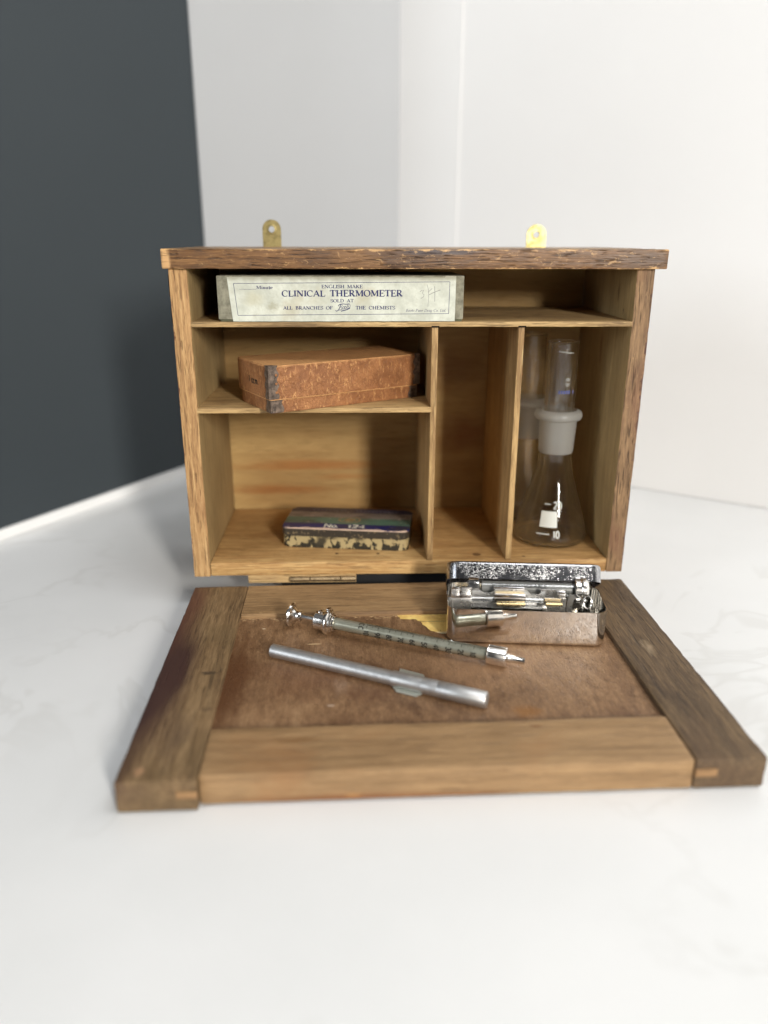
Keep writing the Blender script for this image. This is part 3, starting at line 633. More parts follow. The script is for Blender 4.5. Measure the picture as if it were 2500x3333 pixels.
# ------------------------------------------------------------------ brown leatherette box
ob = root("leatherette_box", (0.0562, -0.0180, 0.13155), "orange-brown leatherette box with dark metal corners poking over the middle shelf", "box", math.radians(29.5))
def leather(name, a, b, rough=0.55):
    n = NT(name); oc = n.tc.outputs['Object']
    wv = n.vec('ADD', oc, n.vec('MULTIPLY', n.vec('SUBTRACT', n.noisec(oc, 160, 3), (.5,) * 3), (.006,) * 3))
    ed = n.voro(wv, 430, 'DISTANCE_TO_EDGE')
    cr = n.sm(ed, 0.10, 0.0)
    crk = n.math('MULTIPLY', cr, n.sm(n.noise(oc, 70, 3), 0.36, 0.56))
    f = n.noise(oc, 70, 6, 0.7, 0.5)
    c = n.mix(n.sm(f, 0.34, 0.66), a, b)
    c = n.mix(n.math('MULTIPLY', crk, 0.10), c, tuple(x * 0.5 for x in a))
    st_ = n.vec('MULTIPLY', oc, (1, 1, 0.35))
    c = n.mix(n.math('MULTIPLY', n.sm(n.noise(st_, 520, 5, 0.75, 1.0), 0.54, 0.64), 0.5), c, lin(226, 172, 112))
    zc = n.sep(oc)[2]
    wob = n.math('MULTIPLY', n.math('SUBTRACT', n.noise(oc, 240, 4, 0.7), 0.5), 0.003)
    e = n.sm(n.math('ADD', zc, wob), 0.0262, 0.0276)
    e2 = n.sm(n.math('ABSOLUTE', n.math('SUBTRACT', n.math('ADD', zc, n.math('MULTIPLY', wob, .5)), 0.0079)), 0.0007, 0.0)
    c = n.mix(n.math('MULTIPLY', n.math('MAXIMUM', n.math('MULTIPLY', e, .7), e2), 0.75), c, lin(222, 170, 112))
    h = n.math('ADD', n.math('MULTIPLY', crk, -1.0), n.math('MULTIPLY', n.noise(oc, 900, 3), 0.5))
    n.principled(Base_Color=c, Roughness=rough, Normal=n.bump(h, 0.55, 0.0007), Specular_IOR_Level=0.4); return n.m
m_lea = leather("leatherette", lin(126, 80, 46), lin(162, 110, 68))
LW, LD, LH, LS = 0.1030, 0.0480, 0.0276, 0.0078
def rbox(w, d, z0, z1, r, er, x0=0, y0=0):
    bm = prism([(x + w / 2 + x0, y + y0) for x, y in rrect(w, d, r, 4)], z0, z1)
    bmesh.ops.bevel(bm, geom=[e for e in bm.edges if abs(e.verts[0].co.z - e.verts[1].co.z) < 1e-6], offset=er, segments=3, affect='EDGES'); return bm
link("base", rbox(LW - 0.0018, LD - 0.0018, 0, LS + .0002, 0.0016, 0.0005, 0.0009, 0.0009), m_lea, ob)
link("lid", rbox(LW + 0.0006, LD + 0.0006, LS, LH, 0.0018, 0.0007, -0.0003, -0.0003), m_lea, ob)
m_cm = plain("blackened_metal", (0.13, 0.095, 0.072), 0.5, 0.45, bump=(700, 0.8, 0.0004), tone=0.6, tscale=420)
m_hl = m_lea
def corner(x, y, sx, z0, z1, wid, parts=3):
    # bent L plate round a front corner, scalloped edges with holes
    t = 0.00035; bm = bmesh.new()
    nz = 26
    def wv(z, base): return base + 0.0007 * math.sin((z - z0) / (z1 - z0) * math.pi * (2 * parts))
    for face in (0, 1):
        rows = []
        for i in range(nz + 1):
            z = z0 + (z1 - z0) * i / nz; wd = wv(z, wid if face == 0 else wid * .8)
            if face == 0: a = Vector((x - sx * t, y - t, z)); b = Vector((x + sx * wd, y - t, z)); c2 = Vector((x + sx * wd, y + 0.0001, z))
            else: a = Vector((x - sx * t, y - t, z)); b = Vector((x - sx * t, y + wd, z)); c2 = Vector((x + sx * 0.0001, y + wd, z))
            rows.append([bm.verts.new(p) for p in (a, b, c2)])
        for r0, r1 in zip(rows, rows[1:]):
            for k in range(2): bm.faces.new((r0[k], r0[k + 1], r1[k + 1], r1[k]))
    o_ = bm
    if z1 > LH - 0.001:     # top cap
        cap = prism([(x - sx * t, y - t), (x + sx * wid, y - t), (x + sx * wid * .55, y + wid * .5), (x - sx * t, y + wid * .8)], z1 - 0.0002, z1 + t)
        o_ = merge(o_, cap)
    return o_
def holes(x, y, zs, parent):
    for z in zs:
        bm = lathe([(0, 0.0002), (0.0006, 0.0002), (0.0009, 0.0)], 6, Matrix.Translation((x, y, z)) @ Matrix.Rotation(math.radians(90), 4, 'X'))
        link("rivet", bm, m_lea, parent)
cA = link("corner_plate", corner(-0.0003, -0.0003, 1, LS + 0.0008, LH, 0.0056), m_cm, ob); holes(0.0042, -0.0008, (0.0125, 0.0175, 0.0225), cA)
link("corner_plate", corner(0.0009, 0.0009, 1, 0.0003, LS, 0.0075, 1), m_cm, ob)
cB = link("corner_plate", corner(LW + 0.0003, -0.0003, -1, LS + 0.0008, LH, 0.0040), m_cm, ob)
link("corner_plate", corner(LW - 0.0009, 0.0009, -1, 0.0003, LS, 0.0056, 1), m_cm, ob)
bm = bmesh.new()
leftf = lambda a, z, l: (-0.0004 - l, 0.0300 - a, z)
text(bm, "1 ccm.", 0.0, 0.0150, 0.0038, 0.0150, thick=.24, mono=True, fmap=leftf)
link("lettering", bm, plain("black_stamp", (0.02, 0.015, 0.012), 0.6), ob, smooth=None)

# ------------------------------------------------------------------ small painted tin in the lower compartment
pt = root("needle_tin", (0.0546, 0.0272, ZF + 0.0002), "flat worn tin with striped lid marked No. 124 in the large lower compartment", "tin", math.radians(-7.6))
PW, PD_, PH_ = 0.0862, 0.0425, 0.0142
n = NT("peeled_tin_base"); oc = n.tc.outputs['Object']
sx_ = n.vec('MULTIPLY', oc, (1, 1, 0.7))
f = n.noise(sx_, 280, 5, 0.6, 0.3); g_ = n.sm(n.math('ADD', f, n.math('MULTIPLY', n.sm(n.sep(oc)[2], 0.0, 0.007), 0.12)), 0.53, 0.575)
c = n.mix(g_, lin(40, 37, 27), lin(168, 150, 108))
c = n.mix(n.sm(n.noise(oc, 60, 3), .55, .7), c, lin(60, 54, 40))
n.principled(Base_Color=c, Roughness=0.5); m_tb = n.m
n = NT("striped_tin_lid"); oc = n.tc.outputs['Object']; xyz = n.sep(oc)
wy = n.math('ADD', xyz[1], n.math('MULTIPLY', n.math('SUBTRACT', n.noise(oc, 55, 3), .5), 0.0016))
c = n.ramp(n.math('MULTIPLY', wy, 1 / PD_), [(0.0, lin(30, 36, 98)), (0.235, lin(92, 122, 102)), (0.52, lin(138, 124, 114)), (0.78, lin(36, 34, 62))], 'CONSTANT')
gd = n.noise(n.vec('MULTIPLY', oc, (.6, 1.6, 1)), 70, 5, .7, .4)
c = n.mix(n.math('MULTIPLY', n.sm(gd, .42, .66), .7), c, lin(66, 58, 48))
c = n.mix(n.math('MULTIPLY', n.sm(n.noise(oc, 210, 5, .75), .60, .66), .8), c, lin(198, 176, 156))
fy = n.math('ADD', xyz[1], n.math('MULTIPLY', n.math('SUBTRACT', n.noise(n.vec('MULTIPLY', oc, (1, .3, 1)), 90, 4), .5), 0.009))
c = n.mix(n.sm(fy, 0.0016, 0.0006), c, lin(206, 180, 160))
side = n.mix(n.sm(n.noise(oc, 260, 5, .7), .56, .62), lin(58, 52, 44), lin(128, 112, 84))
c = n.mix(n.sm(xyz[2], PH_ - 0.0011, PH_ - 0.0006), side, c)
n.principled(Base_Color=c, Roughness=0.4, Metallic=0.15); m_tl = n.m
def rb2(x0, w, y0, d, z0, z1, r, er):
    bm = prism([(x + w / 2 + x0, y + y0) for x, y in rrect(w, d, r, 6)], z0, z1)
    bmesh.ops.bevel(bm, geom=[e for e in bm.edges if abs(e.verts[0].co.z - e.verts[1].co.z) < 1e-6], offset=er, segments=3, affect='EDGES'); return bm
link("base", rb2(0.0005, PW - 0.001, 0.0005, PD_ - 0.001, 0, 0.0085, 0.004, 0.0009), m_tb, pt)
tl = link("lid", rb2(0, PW, 0, PD_, 0.0082, PH_, 0.0045, 0.0008), m_tl, pt)
bm = bmesh.new(); topf = lambda x, y, l: (x, y, PH_ + 0.00005 + l)
text(bm, "No.", 0.0280, 0.0030, 0.0058, 0.0105, thick=.22, thin=.16, fmap=topf); text(bm, "124", 0.0440, 0.0030, 0.0058, 0.0125, thick=.26, mono=True, fmap=topf)
link("lettering", bm, plain("cream_print", lin(226, 220, 200), 0.5), tl, smooth=None)
bm = bmesh.new()
for i in range(22):
    if i in (9, 10): continue
    x = 0.016 + i * 0.0028
    ribbon(bm, [(x, 0.0355), (x + random.uniform(-.0004, .0004), 0.0388)], 0.0010, topf, (i % 5) * 2e-6)
    if i % 2: ribbon(bm, [(x - .0008, 0.0386), (x + .001, 0.0386)], 0.0007, topf, 1.2e-5)
link("worn_lettering", bm, plain("faded_print", lin(104, 98, 104), 0.5), tl, smooth=None)
bm = bmesh.new()
ribbon(bm, [(0.0440 + 0.0072 * math.cos(a), 0.0185 + 0.0052 * math.sin(a)) for a in [2 * math.pi * i / 28 for i in range(28)]], 0.0010, topf, 0, True)
bm = merge(bm, prism([(0.0440 + 0.0040 * math.cos(a) + .0006 * math.sin(3 * a), 0.0185 + 0.0030 * math.sin(a)) for a in [2 * math.pi * i / 20 for i in range(20)]], PH_ - 0.0001, PH_ + 0.00004))
link("emblem", bm, plain("ochre_print", lin(150, 124, 84), 0.5, tone=.5, tscale=500), tl, smooth=None)

# ------------------------------------------------------------------ glassware

def real_glass(name):
    n = NT(name)
    g1 = n.node('BsdfGlass', {'Color': (0.99, 0.99, 0.99, 1), "Roughness": 0.0, "IOR": 1.5}); t1 = n.node('BsdfTransparent', {'Color': (0.97, 0.975, 0.97, 1)})
    mx = n.node('MixShader', {0: 0.30}); n.link(g1.outputs[0], mx.inputs[1]); n.link(t1.outputs[0], mx.inputs[2]); n.link(mx.outputs[0], n.out.inputs[0]); return n.m
m_gl = real_glass("clear_glass"); m_fr = thin_glass("ground_glass", frost=0.48, rough=0.25)
m_wp = plain("white_enamel", (0.60, 0.60, 0.54), 0.5); m_bl = plain("blue_enamel", (0.10, 0.12, 0.30), 0.5)
def flask(loc, rb, label, marks, group):
    rt = root("conical_flask", loc, label, "flask", 0, group)
    z = lambda q: q
    P = [(0, 0.0012), (rb - .004, 0.0006), (rb - 0.0012, 0.0014), (rb, 0.0045), (rb - .0006, 0.008)]
    r1 = 0.0170 if rb > .02 else 0.0128
    P += [(rb - (rb - r1) * .45, 0.0190), (r1, 0.0340), (r1 - (r1 - .0108) * .6, 0.0460), (0.0112, 0.0560), (0.0110, 0.0620)]
    inner = [(max(r - 0.0012, 0), q + (0.0012 if i < 3 else 0)) for i, (r, q) in enumerate(P)][::-1]
    link("body", lathe(P + inner, 72), m_gl, rt, 50)
    link("ground_joint", lathe([(0.0110, 0.0622), (0.0114, 0.0634), (0.0124, 0.0840), (0.0126, 0.0846), (0.0148, 0.0852), (0.0155, 0.0866), (0.0155, 0.0884), (0.0148, 0.0900), (0.0120, 0.0912)], 72), m_fr, rt, 50)
    # hollow stopper with flattened grip
    sp = [(0.0102, 0.0625), (0.0104, 0.0870), (0.0100, 0.0905), (0.0099, 0.0990), (0.0105, 0.1020), (0.0105, 0.1180), (0.0098, 0.1215), (0.0098, 0.1335), (0.0103, 0.1350)]
    si = [(r - 0.0013, q) for r, q in sp][::-1]
    bm = lathe(sp + si, 72)
    for v in bm.verts:
        if 0.095 < v.co.z < 0.125:
            k = min(1, (v.co.z - .095) / .004, (.125 - v.co.z) / .004)
            for a in (30, 150, 210, 330, 90, 270):
                d = Vector((math.cos(math.radians(a)), math.sin(math.radians(a)), 0)); e = v.co.dot(d)
                if e > 0.0092: v.co -= d * (e - 0.0092) * k
    link("stopper", bm, m_gl, rt, 50)
    link("rim_ring", lathe([(0.0090, 0.1350), (0.0096, 0.1356), (0.0103, 0.1350)], 72), m_gl, rt)
    if marks:
        cyl = lambda rad: (lambda a, q, l: (rad(q) * math.sin(a) + l, -rad(q) * math.cos(a) - l, q))
        def rad(q):
            for (ra, qa), (rb_, qb) in zip(P, P[1:]):
                if qa <= q <= qb: return ra + (rb_ - ra) * (q - qa) / (qb - qa) + 0.0001
            return P[-1][0]
        fm = cyl(rad); a0 = -0.16
        bm = bmesh.new()
        for i in range(8):
            for j in range(5):
                x0, x1 = a0 - .40 + .52 * i / 8, a0 - .40 + .52 * (i + 1) / 8; q0, q1 = 0.0152 + .0105 * j / 5, 0.0152 + .0105 * (j + 1) / 5
                bm.faces.new([bm.verts.new(fm(*p, 0)) for p in ((x0, q0), (x1, q0), (x1, q1), (x0, q1))])
        link("write_on_patch", bm, m_wp, rt, smooth=None)
        bm = bmesh.new()
        def tx(s, a, q, h, wd):
            text(bm, s, a, q, h, wd, thick=.05, mono=True, fmap=fm) if False else text(bm, s, a, q, h, wd, thick=.18, mono=True, fmap=lambda x, y, l: fm(a + (x - a), y, l))
        ribbon(bm, [(a0 - .34 + .045 * i, 0.0302) for i in range(6)], 0.0006, fm, 0)
        ribbon(bm, [(a0 - .46 + .045 * i, 0.0108) for i in range(9)], 0.0006, fm, 0)
        # digits drawn with metric widths then bent on to the glass
        def digits(s, a, q, h):
            r_ = rad(q)
            tmp = lambda x, y, l: fm(a + x / r_, y, l)
            text(bm, s, 0, q, h, thick=.18, mono=True, fmap=tmp)
        digits("20", a0 - .02, 0.0272, 0.0046); digits("10", a0 + .0, 0.0086, 0.0044)
        link("graduation", bm, m_wp, rt, smooth=None)
        bm = bmesh.new(); rc = 0.0107
        fc = lambda x, y, l: (rc * math.sin(x), -rc * math.cos(x) - l, y)
        for kk in (0.0016, 0.0009):
            ribbon(bm, [(0.16 + kk / rc * 1.0 * math.cos(a), 0.1106 + kk * 1.5 * math.sin(a)) for a in [2 * math.pi * i / 20 for i in range(20)]], 0.00042, lambda x, y, l: (rc * math.sin(x), -rc * math.cos(x), y), 0, True)
        rc = 0.0100
        for i in range(12): ribbon(bm, [(-.5 + .085 * i, 0.1300 - .0001 * i), (-.46 + .085 * i, 0.1300 - .0001 * i)], 0.0007 if i % 3 else .0010, fc, 0)
        link("maker_mark", bm, m_wp, rt, smooth=None)
        rc = 0.0107; bm = bmesh.new()
        for i in range(7):
            if i == 5: continue
            ribbon(bm, [(-.30 + .15 * i, 0.1030), (-.30 + .15 * i, 0.1052)], 0.10, lambda x, y, l: (rc * math.sin(x), -rc * math.cos(x), y), 0)
        link("blue_mark", bm, m_bl, rt, smooth=None)
    return rt
flask((0.2402, 0.0400, ZF + 0.0002), 0.0253, "front glass flask with white graduation marks, frosted joint and hollow stopper in the right compartment", True, "glass flasks in the right compartment")
flask((0.2300, 0.0838, ZF + 0.0002), 0.0172, "glass flask half hidden behind the marked flask in the right compartment", False, "glass flasks in the right compartment")

# ------------------------------------------------------------------ metals
def chrome(name, col=(0.78, 0.76, 0.73), rough=0.10, b=(300, 0.05, 0.0003), mott=0.0):
    n = NT(name); oc = n.tc.outputs['Object']
    f = n.noise(oc, b[0], 4, 0.6)
    k = dict(Metallic=1.0, Base_Color=n.mix(n.sm(n.noise(oc, 90, 4, .7), .45, .75), col, tuple(x * .82 for x in col)), Roughness=n.math('ADD', rough, n.math('MULTIPLY', n.sm(n.noise(oc, 140, 4, .7), .4, .8), 0.14)), Normal=n.bump(f, b[1], b[2]))
    if mott:
        v1 = n.noise(oc, 900, 5, .75, 1.5)
        g_ = n.math('MULTIPLY', n.sm(v1, .50, .60), n.sm(n.noise(oc, 70, 3), .34, .58))
        k['Normal'] = n.bump(n.math('ADD', v1, n.math('MULTIPLY', n.noise(oc, 2200, 2), .4)), 0.22, 0.0004)
        k['Roughness'] = n.math('ADD', 0.10, n.math('MULTIPLY', g_, 0.36))
        k['Base_Color'] = n.mix(g_, (0.38, 0.38, 0.40), (0.84, 0.83, 0.81))
    n.principled(**k); return n.m
m_ch = chrome("nickel_plate", (0.86, 0.84, 0.81), 0.26); m_chp = chrome("polished_nickel", (0.86, 0.83, 0.79), 0.15, (200, 0.02, 0.0002)); m_lidc = chrome("mottled_nickel", mott=1.0)
m_case = chrome("case_nickel", (0.88, 0.86, 0.82), 0.045, (120, 0.012, 0.0003))
m_gold = chrome("brass_needle", (0.62, 0.48, 0.26), 0.25); m_dull = chrome("dull_steel", (0.56, 0.56, 0.55), 0.26, (500, 0.08, 0.0003))
n = NT("brushed_aluminium"); oc = n.tc.outputs['Object']; fb = n.noise(n.vec('MULTIPLY', oc, (1, 1, .06)), 2600, 3, .6)
n.principled(Base_Color=n.mix(n.sm(n.noise(oc, 220, 4, .7), .4, .7), (0.60, 0.60, 0.59), (0.50, 0.50, 0.50)), Metallic=1.0, Roughness=0.48, Normal=n.bump(n.math('ADD', fb, n.noise(oc, 1500, 2)), 0.16, 0.0002)); m_al = n.m
def axis_m(p0, p1, org):
    z = (Vector(p1) - Vector(p0)).normalized(); x = Vector((0, 0, 1)) - z * z.z; x.normalize(); y = z.cross(x)   # x: up, y: sideways
    o_ = Vector(p0) - Vector(org)
    return Matrix(((x.x, y.x, z.x, o_.x), (x.y, y.y, z.y, o_.y), (x.z, y.z, z.z, o_.z), (0, 0, 0, 1))), z

# ------------------------------------------------------------------ syringe on the door
c0 = (0.0901, -0.0656, 0.0209); c1 = (0.1802, -0.1024, 0.0186); org = (0.135, -0.084, 0.0132)
sy = root("glass_syringe", org, "glass syringe with nickel ends and black scale lying across the open door", "syringe")
M, zax = axis_m(c0, c1, (0, 0, 0)); sy_loc = Vector(org)
# children live in the syringe's own frame: origin at the collar, z along the axis
sy.matrix_world = M; sy.location = M.translation
BR = 0.00372; TL = 0.0973
link("plunger_rod", lathe([(0, -0.0240), (0.0024, -0.0240), (0.0016, -0.0185), (0.0016, -0.006)], 32), m_chp, sy)
link("thumb_disc", lathe([(0, -0.0262), (0.0040, -0.0261), (0.0065, -0.0253), (0.0072, -0.0243), (0.0066, -0.0234), (0.0040, -0.0226), (0.0030, -0.0215), (0.0028, -0.0196), (0.0031, -0.0190), (0.0028, -0.0182), (0.0017, -0.0178)], 48), m_chp, sy)
bm = lathe([(0.0014, -0.0088), (0.0052, -0.0088), (0.0056, -0.0084), (0.0056, -0.0030), (0.0070, -0.0026), (0.0077, -0.0016), (0.0077, -0.0004), (0.0068, 0.0002), (0.0064, 0.0004), (0.0064, 0.0012), (0.0058, 0.0014), (0.0057, 0.0022), (0.0050, 0.0024), (0.0048, 0.0032), (0.0037, 0.0034)], 56)
bm = merge(bm, board(0.0050, 0.0066, -0.0014, 0.0014, -0.0070, -0.0048, 0.0004, 0), board(0.0070, 0.0090, -0.0016, 0.0016, -0.0020, 0.0002, 0.0006, 0))
link("finger_collar", bm, m_chp, sy)
mg = thin_glass("barrel_glass", (0.96, 0.96, 0.93), (0.80, 0.80, 0.74), 0.06, 1.0)
barrel = link("barrel", lathe([(BR, 0.0026), (BR, TL - 0.0050), (BR - 0.0003, TL - 0.0050), (BR - 0.0003, 0.0026)], 48, closed=True), mg, sy, 50)
n = NT("plunger_olive"); oc = n.tc.outputs['Object']
n.principled(Base_Color=n.mix(n.sm(n.noise(oc, 160, 3), .3, .7), (0.40, 0.40, 0.36), (0.50, 0.50, 0.46)), Metallic=0.6, Roughness=0.30); m_pl2 = n.m
link("plunger", lathe([(0, 0.003), (0.0033, 0.0030), (0.0033, TL - 0.006), (0, TL - 0.006)], 40), m_pl2, sy)
link("nozzle_cap", lathe([(BR, TL - 0.0053), (0.0051, TL - 0.0054), (0.0055, TL - 0.0050), (0.0053, TL - 0.0044), (0.0053, TL + 0.0044), (0.0050, TL + 0.0049), (0.0044, TL + 0.0050), (0.0036, TL + 0.0048), (0.0024, TL + 0.0050), (0.0023, TL + 0.0062), (0.0020, TL + 0.0066), (0.0017, TL + 0.0146), (0.0006, TL + 0.0147), (0.0006, TL + 0.010)], 48), m_chp, sy)
bm = bmesh.new(); rr = BR + 0.00004
# angle phi from up (x) towards the viewer; scene -y side
sgn = 1 if (sy.matrix_world.to_3x3() @ Vector((0, 1, 0))).y < 0 else -1
def cyl(t, ph, l): return ((rr + l) * math.cos(ph), sgn * (rr + l) * math.sin(ph), t)
t0, t1 = 0.0232, 0.0915
for i in range(101):
    t = t1 + (t0 - t1) * i / 100; big = i % 10 == 0; mid = i % 5 == 0
    e = 0.80 if big else 0.62 if mid else 0.42
    ribbon(bm, [(t, 0.06 + (e - 0.06) * k / 4) for k in range(5)], 0.00018 if not big else 0.00026, cyl, 0)
ribbon(bm, [(t0 + (t1 - t0) * k / 40, 0.06) for k in range(41)], 0.03, lambda t, ph, l: cyl(t, ph, l), 0)
def round_text(s, t, ph, h):
    text(bm, s, 0, 0, h, thick=.17, mono=True, fmap=lambda x, y, l: cyl(t + y, ph + x * 1.05 / rr, l))
for i, s in enumerate(("10", "20", "30", "40", "50", "60", "70", "80", "90")):
    round_text(s, t1 + (t0 - t1) * (i + 1) / 10 - 0.0014, 1.16, 0.0029)
round_text("10", t0 - 0.0012, 1.16, 0.0029); round_text("CC", t0 - 0.0046, 0.06, 0.0027)
link("scale_marks", bm, plain("black_enamel", (0.018, 0.015, 0.012), 0.5), barrel, smooth=None)

# ------------------------------------------------------------------ aluminium tube case with clip
a0 = (0.0590, -0.0896, 0.01700); a1 = (0.1682, -0.1420, 0.01735)
tu = root("metal_tube", a0, "matt aluminium needle tube with flat pocket clip lying in front of the syringe", "tube")
Mt, _ = axis_m(a0, a1, (0, 0, 0)); tu.matrix_world = Mt
LT = (Vector(a1) - Vector(a0)).length
link("body", lathe([(0, 0), (0.0031, 0), (0.0036, 0.0005), (0.0036, 0.0712), (0, 0.0712)], 48), m_al, tu, 40)
link("cap", lathe([(0, 0.0712), (0.0039, 0.0712), (0.0040, 0.0716), (0.0040, 0.0872), (0.00395, 0.0876), (0.00395, 0.0880), (0.0040, 0.0884), (0.0040, 0.0958), (0.00392, 0.0962), (0.0041, 0.0966), (0.0041, LT - 0.0006), (0.0036, LT), (0, LT)], 48), m_al, tu, 40)
cl = [(0.1281, -0.1057), (0.14, -0.1122), (0.1402, -0.1142), (0.1377, -0.1301), (0.1346, -0.1323), (0.1249, -0.1275), (0.1234, -0.1236)]
bm = prism([(x, y) for x, y in cl][::-1], 0.01345, 0.0140); bm.transform(Mt.inverted())
link("clip", bm, plain("dull_pale_metal", (0.56, 0.58, 0.52), 0.38, 0.7), tu, smooth=None)

# ------------------------------------------------------------------ nickel instrument case with its contents
TY = math.radians(-5.5)
ic = root("instrument_case", (0.1996, -0.0822, 0.01335), "shiny nickel-plated instrument case with mottled lid ajar on the open door", "case", TY)
CW, CD, CH = 0.0886, 0.0360, 0.0213
link("case_body", tray(CW, CD, CH, 0.0068, 0.0026, 0.00035, 10), m_case, ic, 40)
# lid: upside-down tray, set back and tilted
LWd, LDp, LHt = 0.0900, 0.0372, 0.0104
Ml = Matrix.Translation((0.0006, 0.0262, 0.0284)) @ Matrix.Rotation(math.radians(-33), 4, 'X') @ Matrix.Translation((0, 0, LHt)) @ Matrix.Scale(-1, 4, (0, 0, 1))
lidm = tray(LWd, LDp, LHt, 0.0072, 0.0016, 0.00035, 10, Ml)
link("case_lid", lidm, m_lidc, ic, 40)
def inl(x, y, z, par): return par
# spare syringe lying at the back of the case
Rx = Matrix.Rotation(math.radians(90), 4, 'Y')
sp = root("spare_syringe", (0.1996 + 0.0004, -0.0822 + 0.0035, 0.01335 + 0.0105), "second glass syringe with lettering lying at the back inside the nickel case", "syringe", TY)
def along(y, z): return Matrix.Translation((0, y, z)) @ Rx
m_sg = thin_glass("spare_glass", (0.92, 0.92, 0.91), (0.60, 0.60, 0.59), 0.03, 1.0)
sb = link("barrel", lathe([(0.0050, -0.026), (0.0050, 0.030), (0.0043, 0.030), (0.0043, -0.026)], 40, along(0.0225, 0.0125), closed=True), m_sg, sp, 50)
link("plunger", lathe([(0, -0.024), (0.0041, -0.024), (0.0041, 0.028), (0, 0.028)], 40, along(0.0225, 0.0125)), plain("grey_glass_plunger", (0.27, 0.27, 0.265), 0.35, 0.3), sp)
link("end_collar", lathe([(0.004, 0.0285), (0.0076, 0.0288), (0.0080, 0.0292), (0.0074, 0.0298), (0.0074, 0.0322), (0.0078, 0.0326), (0.0080, 0.0332), (0.0074, 0.0336), (0.0080, 0.0341), (0.0080, 0.0350), (0.0068, 0.0366), (0.0040, 0.0372), (0, 0.0372)], 44, along(0.0225, 0.0125)), m_chp, sp)
link("nozzle_cap", lathe([(0.0048, -0.0320), (0.0062, -0.0318), (0.0064, -0.0312), (0.0064, -0.0262), (0.0060, -0.0258), (0.0050, -0.0256)], 44, along(0.0225, 0.0125)), m_chp, sp)
bm = bmesh.new(); r5 = 0.00505
text(bm, "INTERCHANGEABLE", 0, 0, 0.0021, 0.032, thick=.16, mono=True, serif=False, fmap=lambda x, y, l: (-0.0185 + x, 0.0225 - (r5 + l) * math.cos(math.radians(30) + y / r5), 0.0125 + (r5 + l) * math.sin(math.radians(30) + y / r5)))
link("lettering", bm, plain("black_print", (0.02, 0.02, 0.02), 0.5), sb, smooth=None)
# folding needle holder in front of it
nh = root("needle_holder", (0.1996 + 0.0004, -0.0822 + 0.0045, 0.01335 + 0.0050), "stamped steel needle holder with brass needles at the front inside the nickel case", "holder", TY)
def plate(pts, y0, y1): # polygon in x-z extruded along y
    return prism(pts, y0, y1, Matrix(((1, 0, 0, 0), (0, 0, -1, 0), (0, 1, 0, 0), (0, 0, 0, 1))))
def plz(pts, ya, yb):
    bm = prism(pts, -yb, -ya, Matrix(((1, 0, 0, 0), (0, 0, -1, 0), (0, 1, 0, 0), (0, 0, 0, 1)))); return bm
wavy = [(-0.0300, 0.0110), (-0.0300, 0.0206), (-0.0262, 0.0206), (-0.0225, 0.0185), (-0.0195, 0.0185), (-0.0165, 0.0210), (0.0010, 0.0212), (0.0035, 0.0185), (0.0075, 0.0188), (0.0105, 0.0208), (0.0115, 0.0110)]
link("back_plate", plz(wavy[::-1], 0.0122, 0.0127), m_ch, nh, smooth=None)
bm = merge(board(-0.0418, -0.0306, 0.0040, 0.0125, 0.0120, 0.0192, 0.0006, 0), board(-0.0418, -0.0372, 0.0100, 0.0128, 0.0185, 0.0218, 0.0008, 0), board(-0.0360, -0.0306, 0.0122, 0.0127, 0.0185, 0.0218, 0.0002, 0))
link("end_block", bm, m_ch, nh)
link("push_button", lathe([(0, -0.0440), (0.0016, -0.0439), (0.0017, -0.0430), (0.0010, -0.0427), (0.0010, -0.0415)], 24, along(0.0075, 0.0168)), m_chp, nh)
link("rail", merge(lathe([(0, -0.0306), (0.0013, -0.0306), (0.0013, 0.012), (0, 0.012)], 20, along(0.0085, 0.0170)), board(-0.0306, 0.0120, 0.0050, 0.0120, 0.0128, 0.0133, 0.0002, 0)), m_dull, nh)
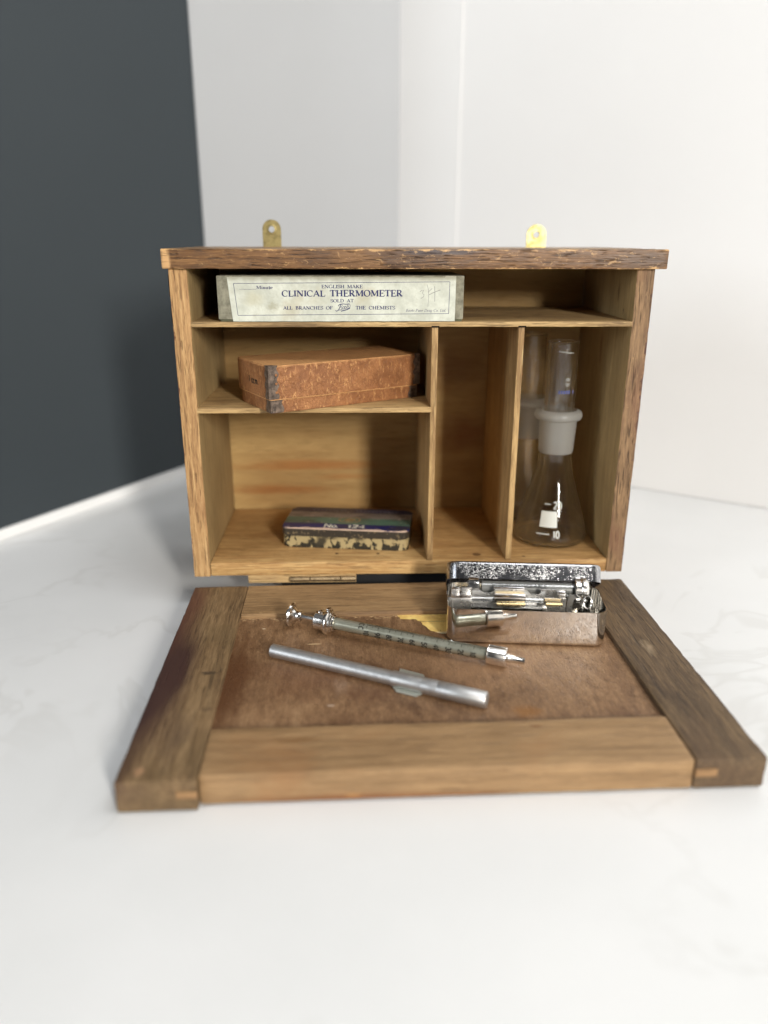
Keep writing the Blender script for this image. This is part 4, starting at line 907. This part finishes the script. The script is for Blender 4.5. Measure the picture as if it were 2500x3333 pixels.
for yy, zz in ((0.0112, 0.0184), (0.0044, 0.0158)):
    link("needle", lathe([(0, -0.0165), (0.0010, -0.0165), (0.0010, -0.0005), (0, -0.0005)], 20, along(yy, zz)), m_gold, nh)
bm = merge(board(-0.0178, -0.0002, 0.0050, 0.0104, 0.0168, 0.0198, 0.0004, 0), board(-0.0178, -0.0002, 0.0124, 0.0152, 0.0208, 0.0219, 0.0005, 0))
link("saddle", bm, m_chp, nh)
bm = merge(plz([(0.0100, 0.0110), (0.0225, 0.0110), (0.0225, 0.0190), (0.0100, 0.0190)][::1], 0.0072, 0.0077), board(0.0178, 0.0225, 0.0080, 0.0125, 0.0186, 0.0216, 0.0008, 0), plz([(0.0090, 0.0110), (0.0230, 0.0110), (0.0230, 0.0218), (0.0090, 0.0218)], 0.0126, 0.0130))
link("end_block", bm, m_ch, nh)
link("needle", lathe([(0, 0.0110), (0.0012, 0.0110), (0.0012, 0.0200), (0, 0.0200)], 20, along(0.0045, 0.0165)), m_gold, nh)
# springy clip and ring at the right hand end
def strip(path, wid, t=0.0003):
    bm = bmesh.new(); rows = []
    for x, z in path: rows.append((bm.verts.new((x, 0, z)), bm.verts.new((x, wid, z))))
    for (a, b), (c2, d) in zip(rows, rows[1:]): bm.faces.new((a, b, d, c2))
    bmesh.ops.solidify(bm, geom=bm.faces[:], thickness=t); return bm
s1 = strip([(0.0 + 0.0033 * math.cos(a), 0.0033 * math.sin(a)) for a in [math.radians(200 - 20 * i) for i in range(12)]], 0.0048)
s1.transform(Matrix.Translation((0.0285, 0.0042, 0.0178)) @ Matrix.Rotation(math.radians(12), 4, 'Z'))
s2 = strip([(-0.0020, -0.006), (-0.0016, 0.0), (-0.0004, 0.0046)], 0.0040); s2.transform(Matrix.Translation((0.0268, 0.0040, 0.0178)) @ Matrix.Rotation(math.radians(35), 4, 'Z'))
link("spring_clip", merge(s1, s2), m_ch, nh, 60)
link("needle_ring", tube_path([(0.0345 + 0.0022 * math.cos(a), 0.0070 + 0.0012 * math.sin(a), 0.0172 + 0.0034 * math.sin(a)) for a in [math.radians(12 * i) for i in range(30)]], 0.0004, 8), m_chp, nh)
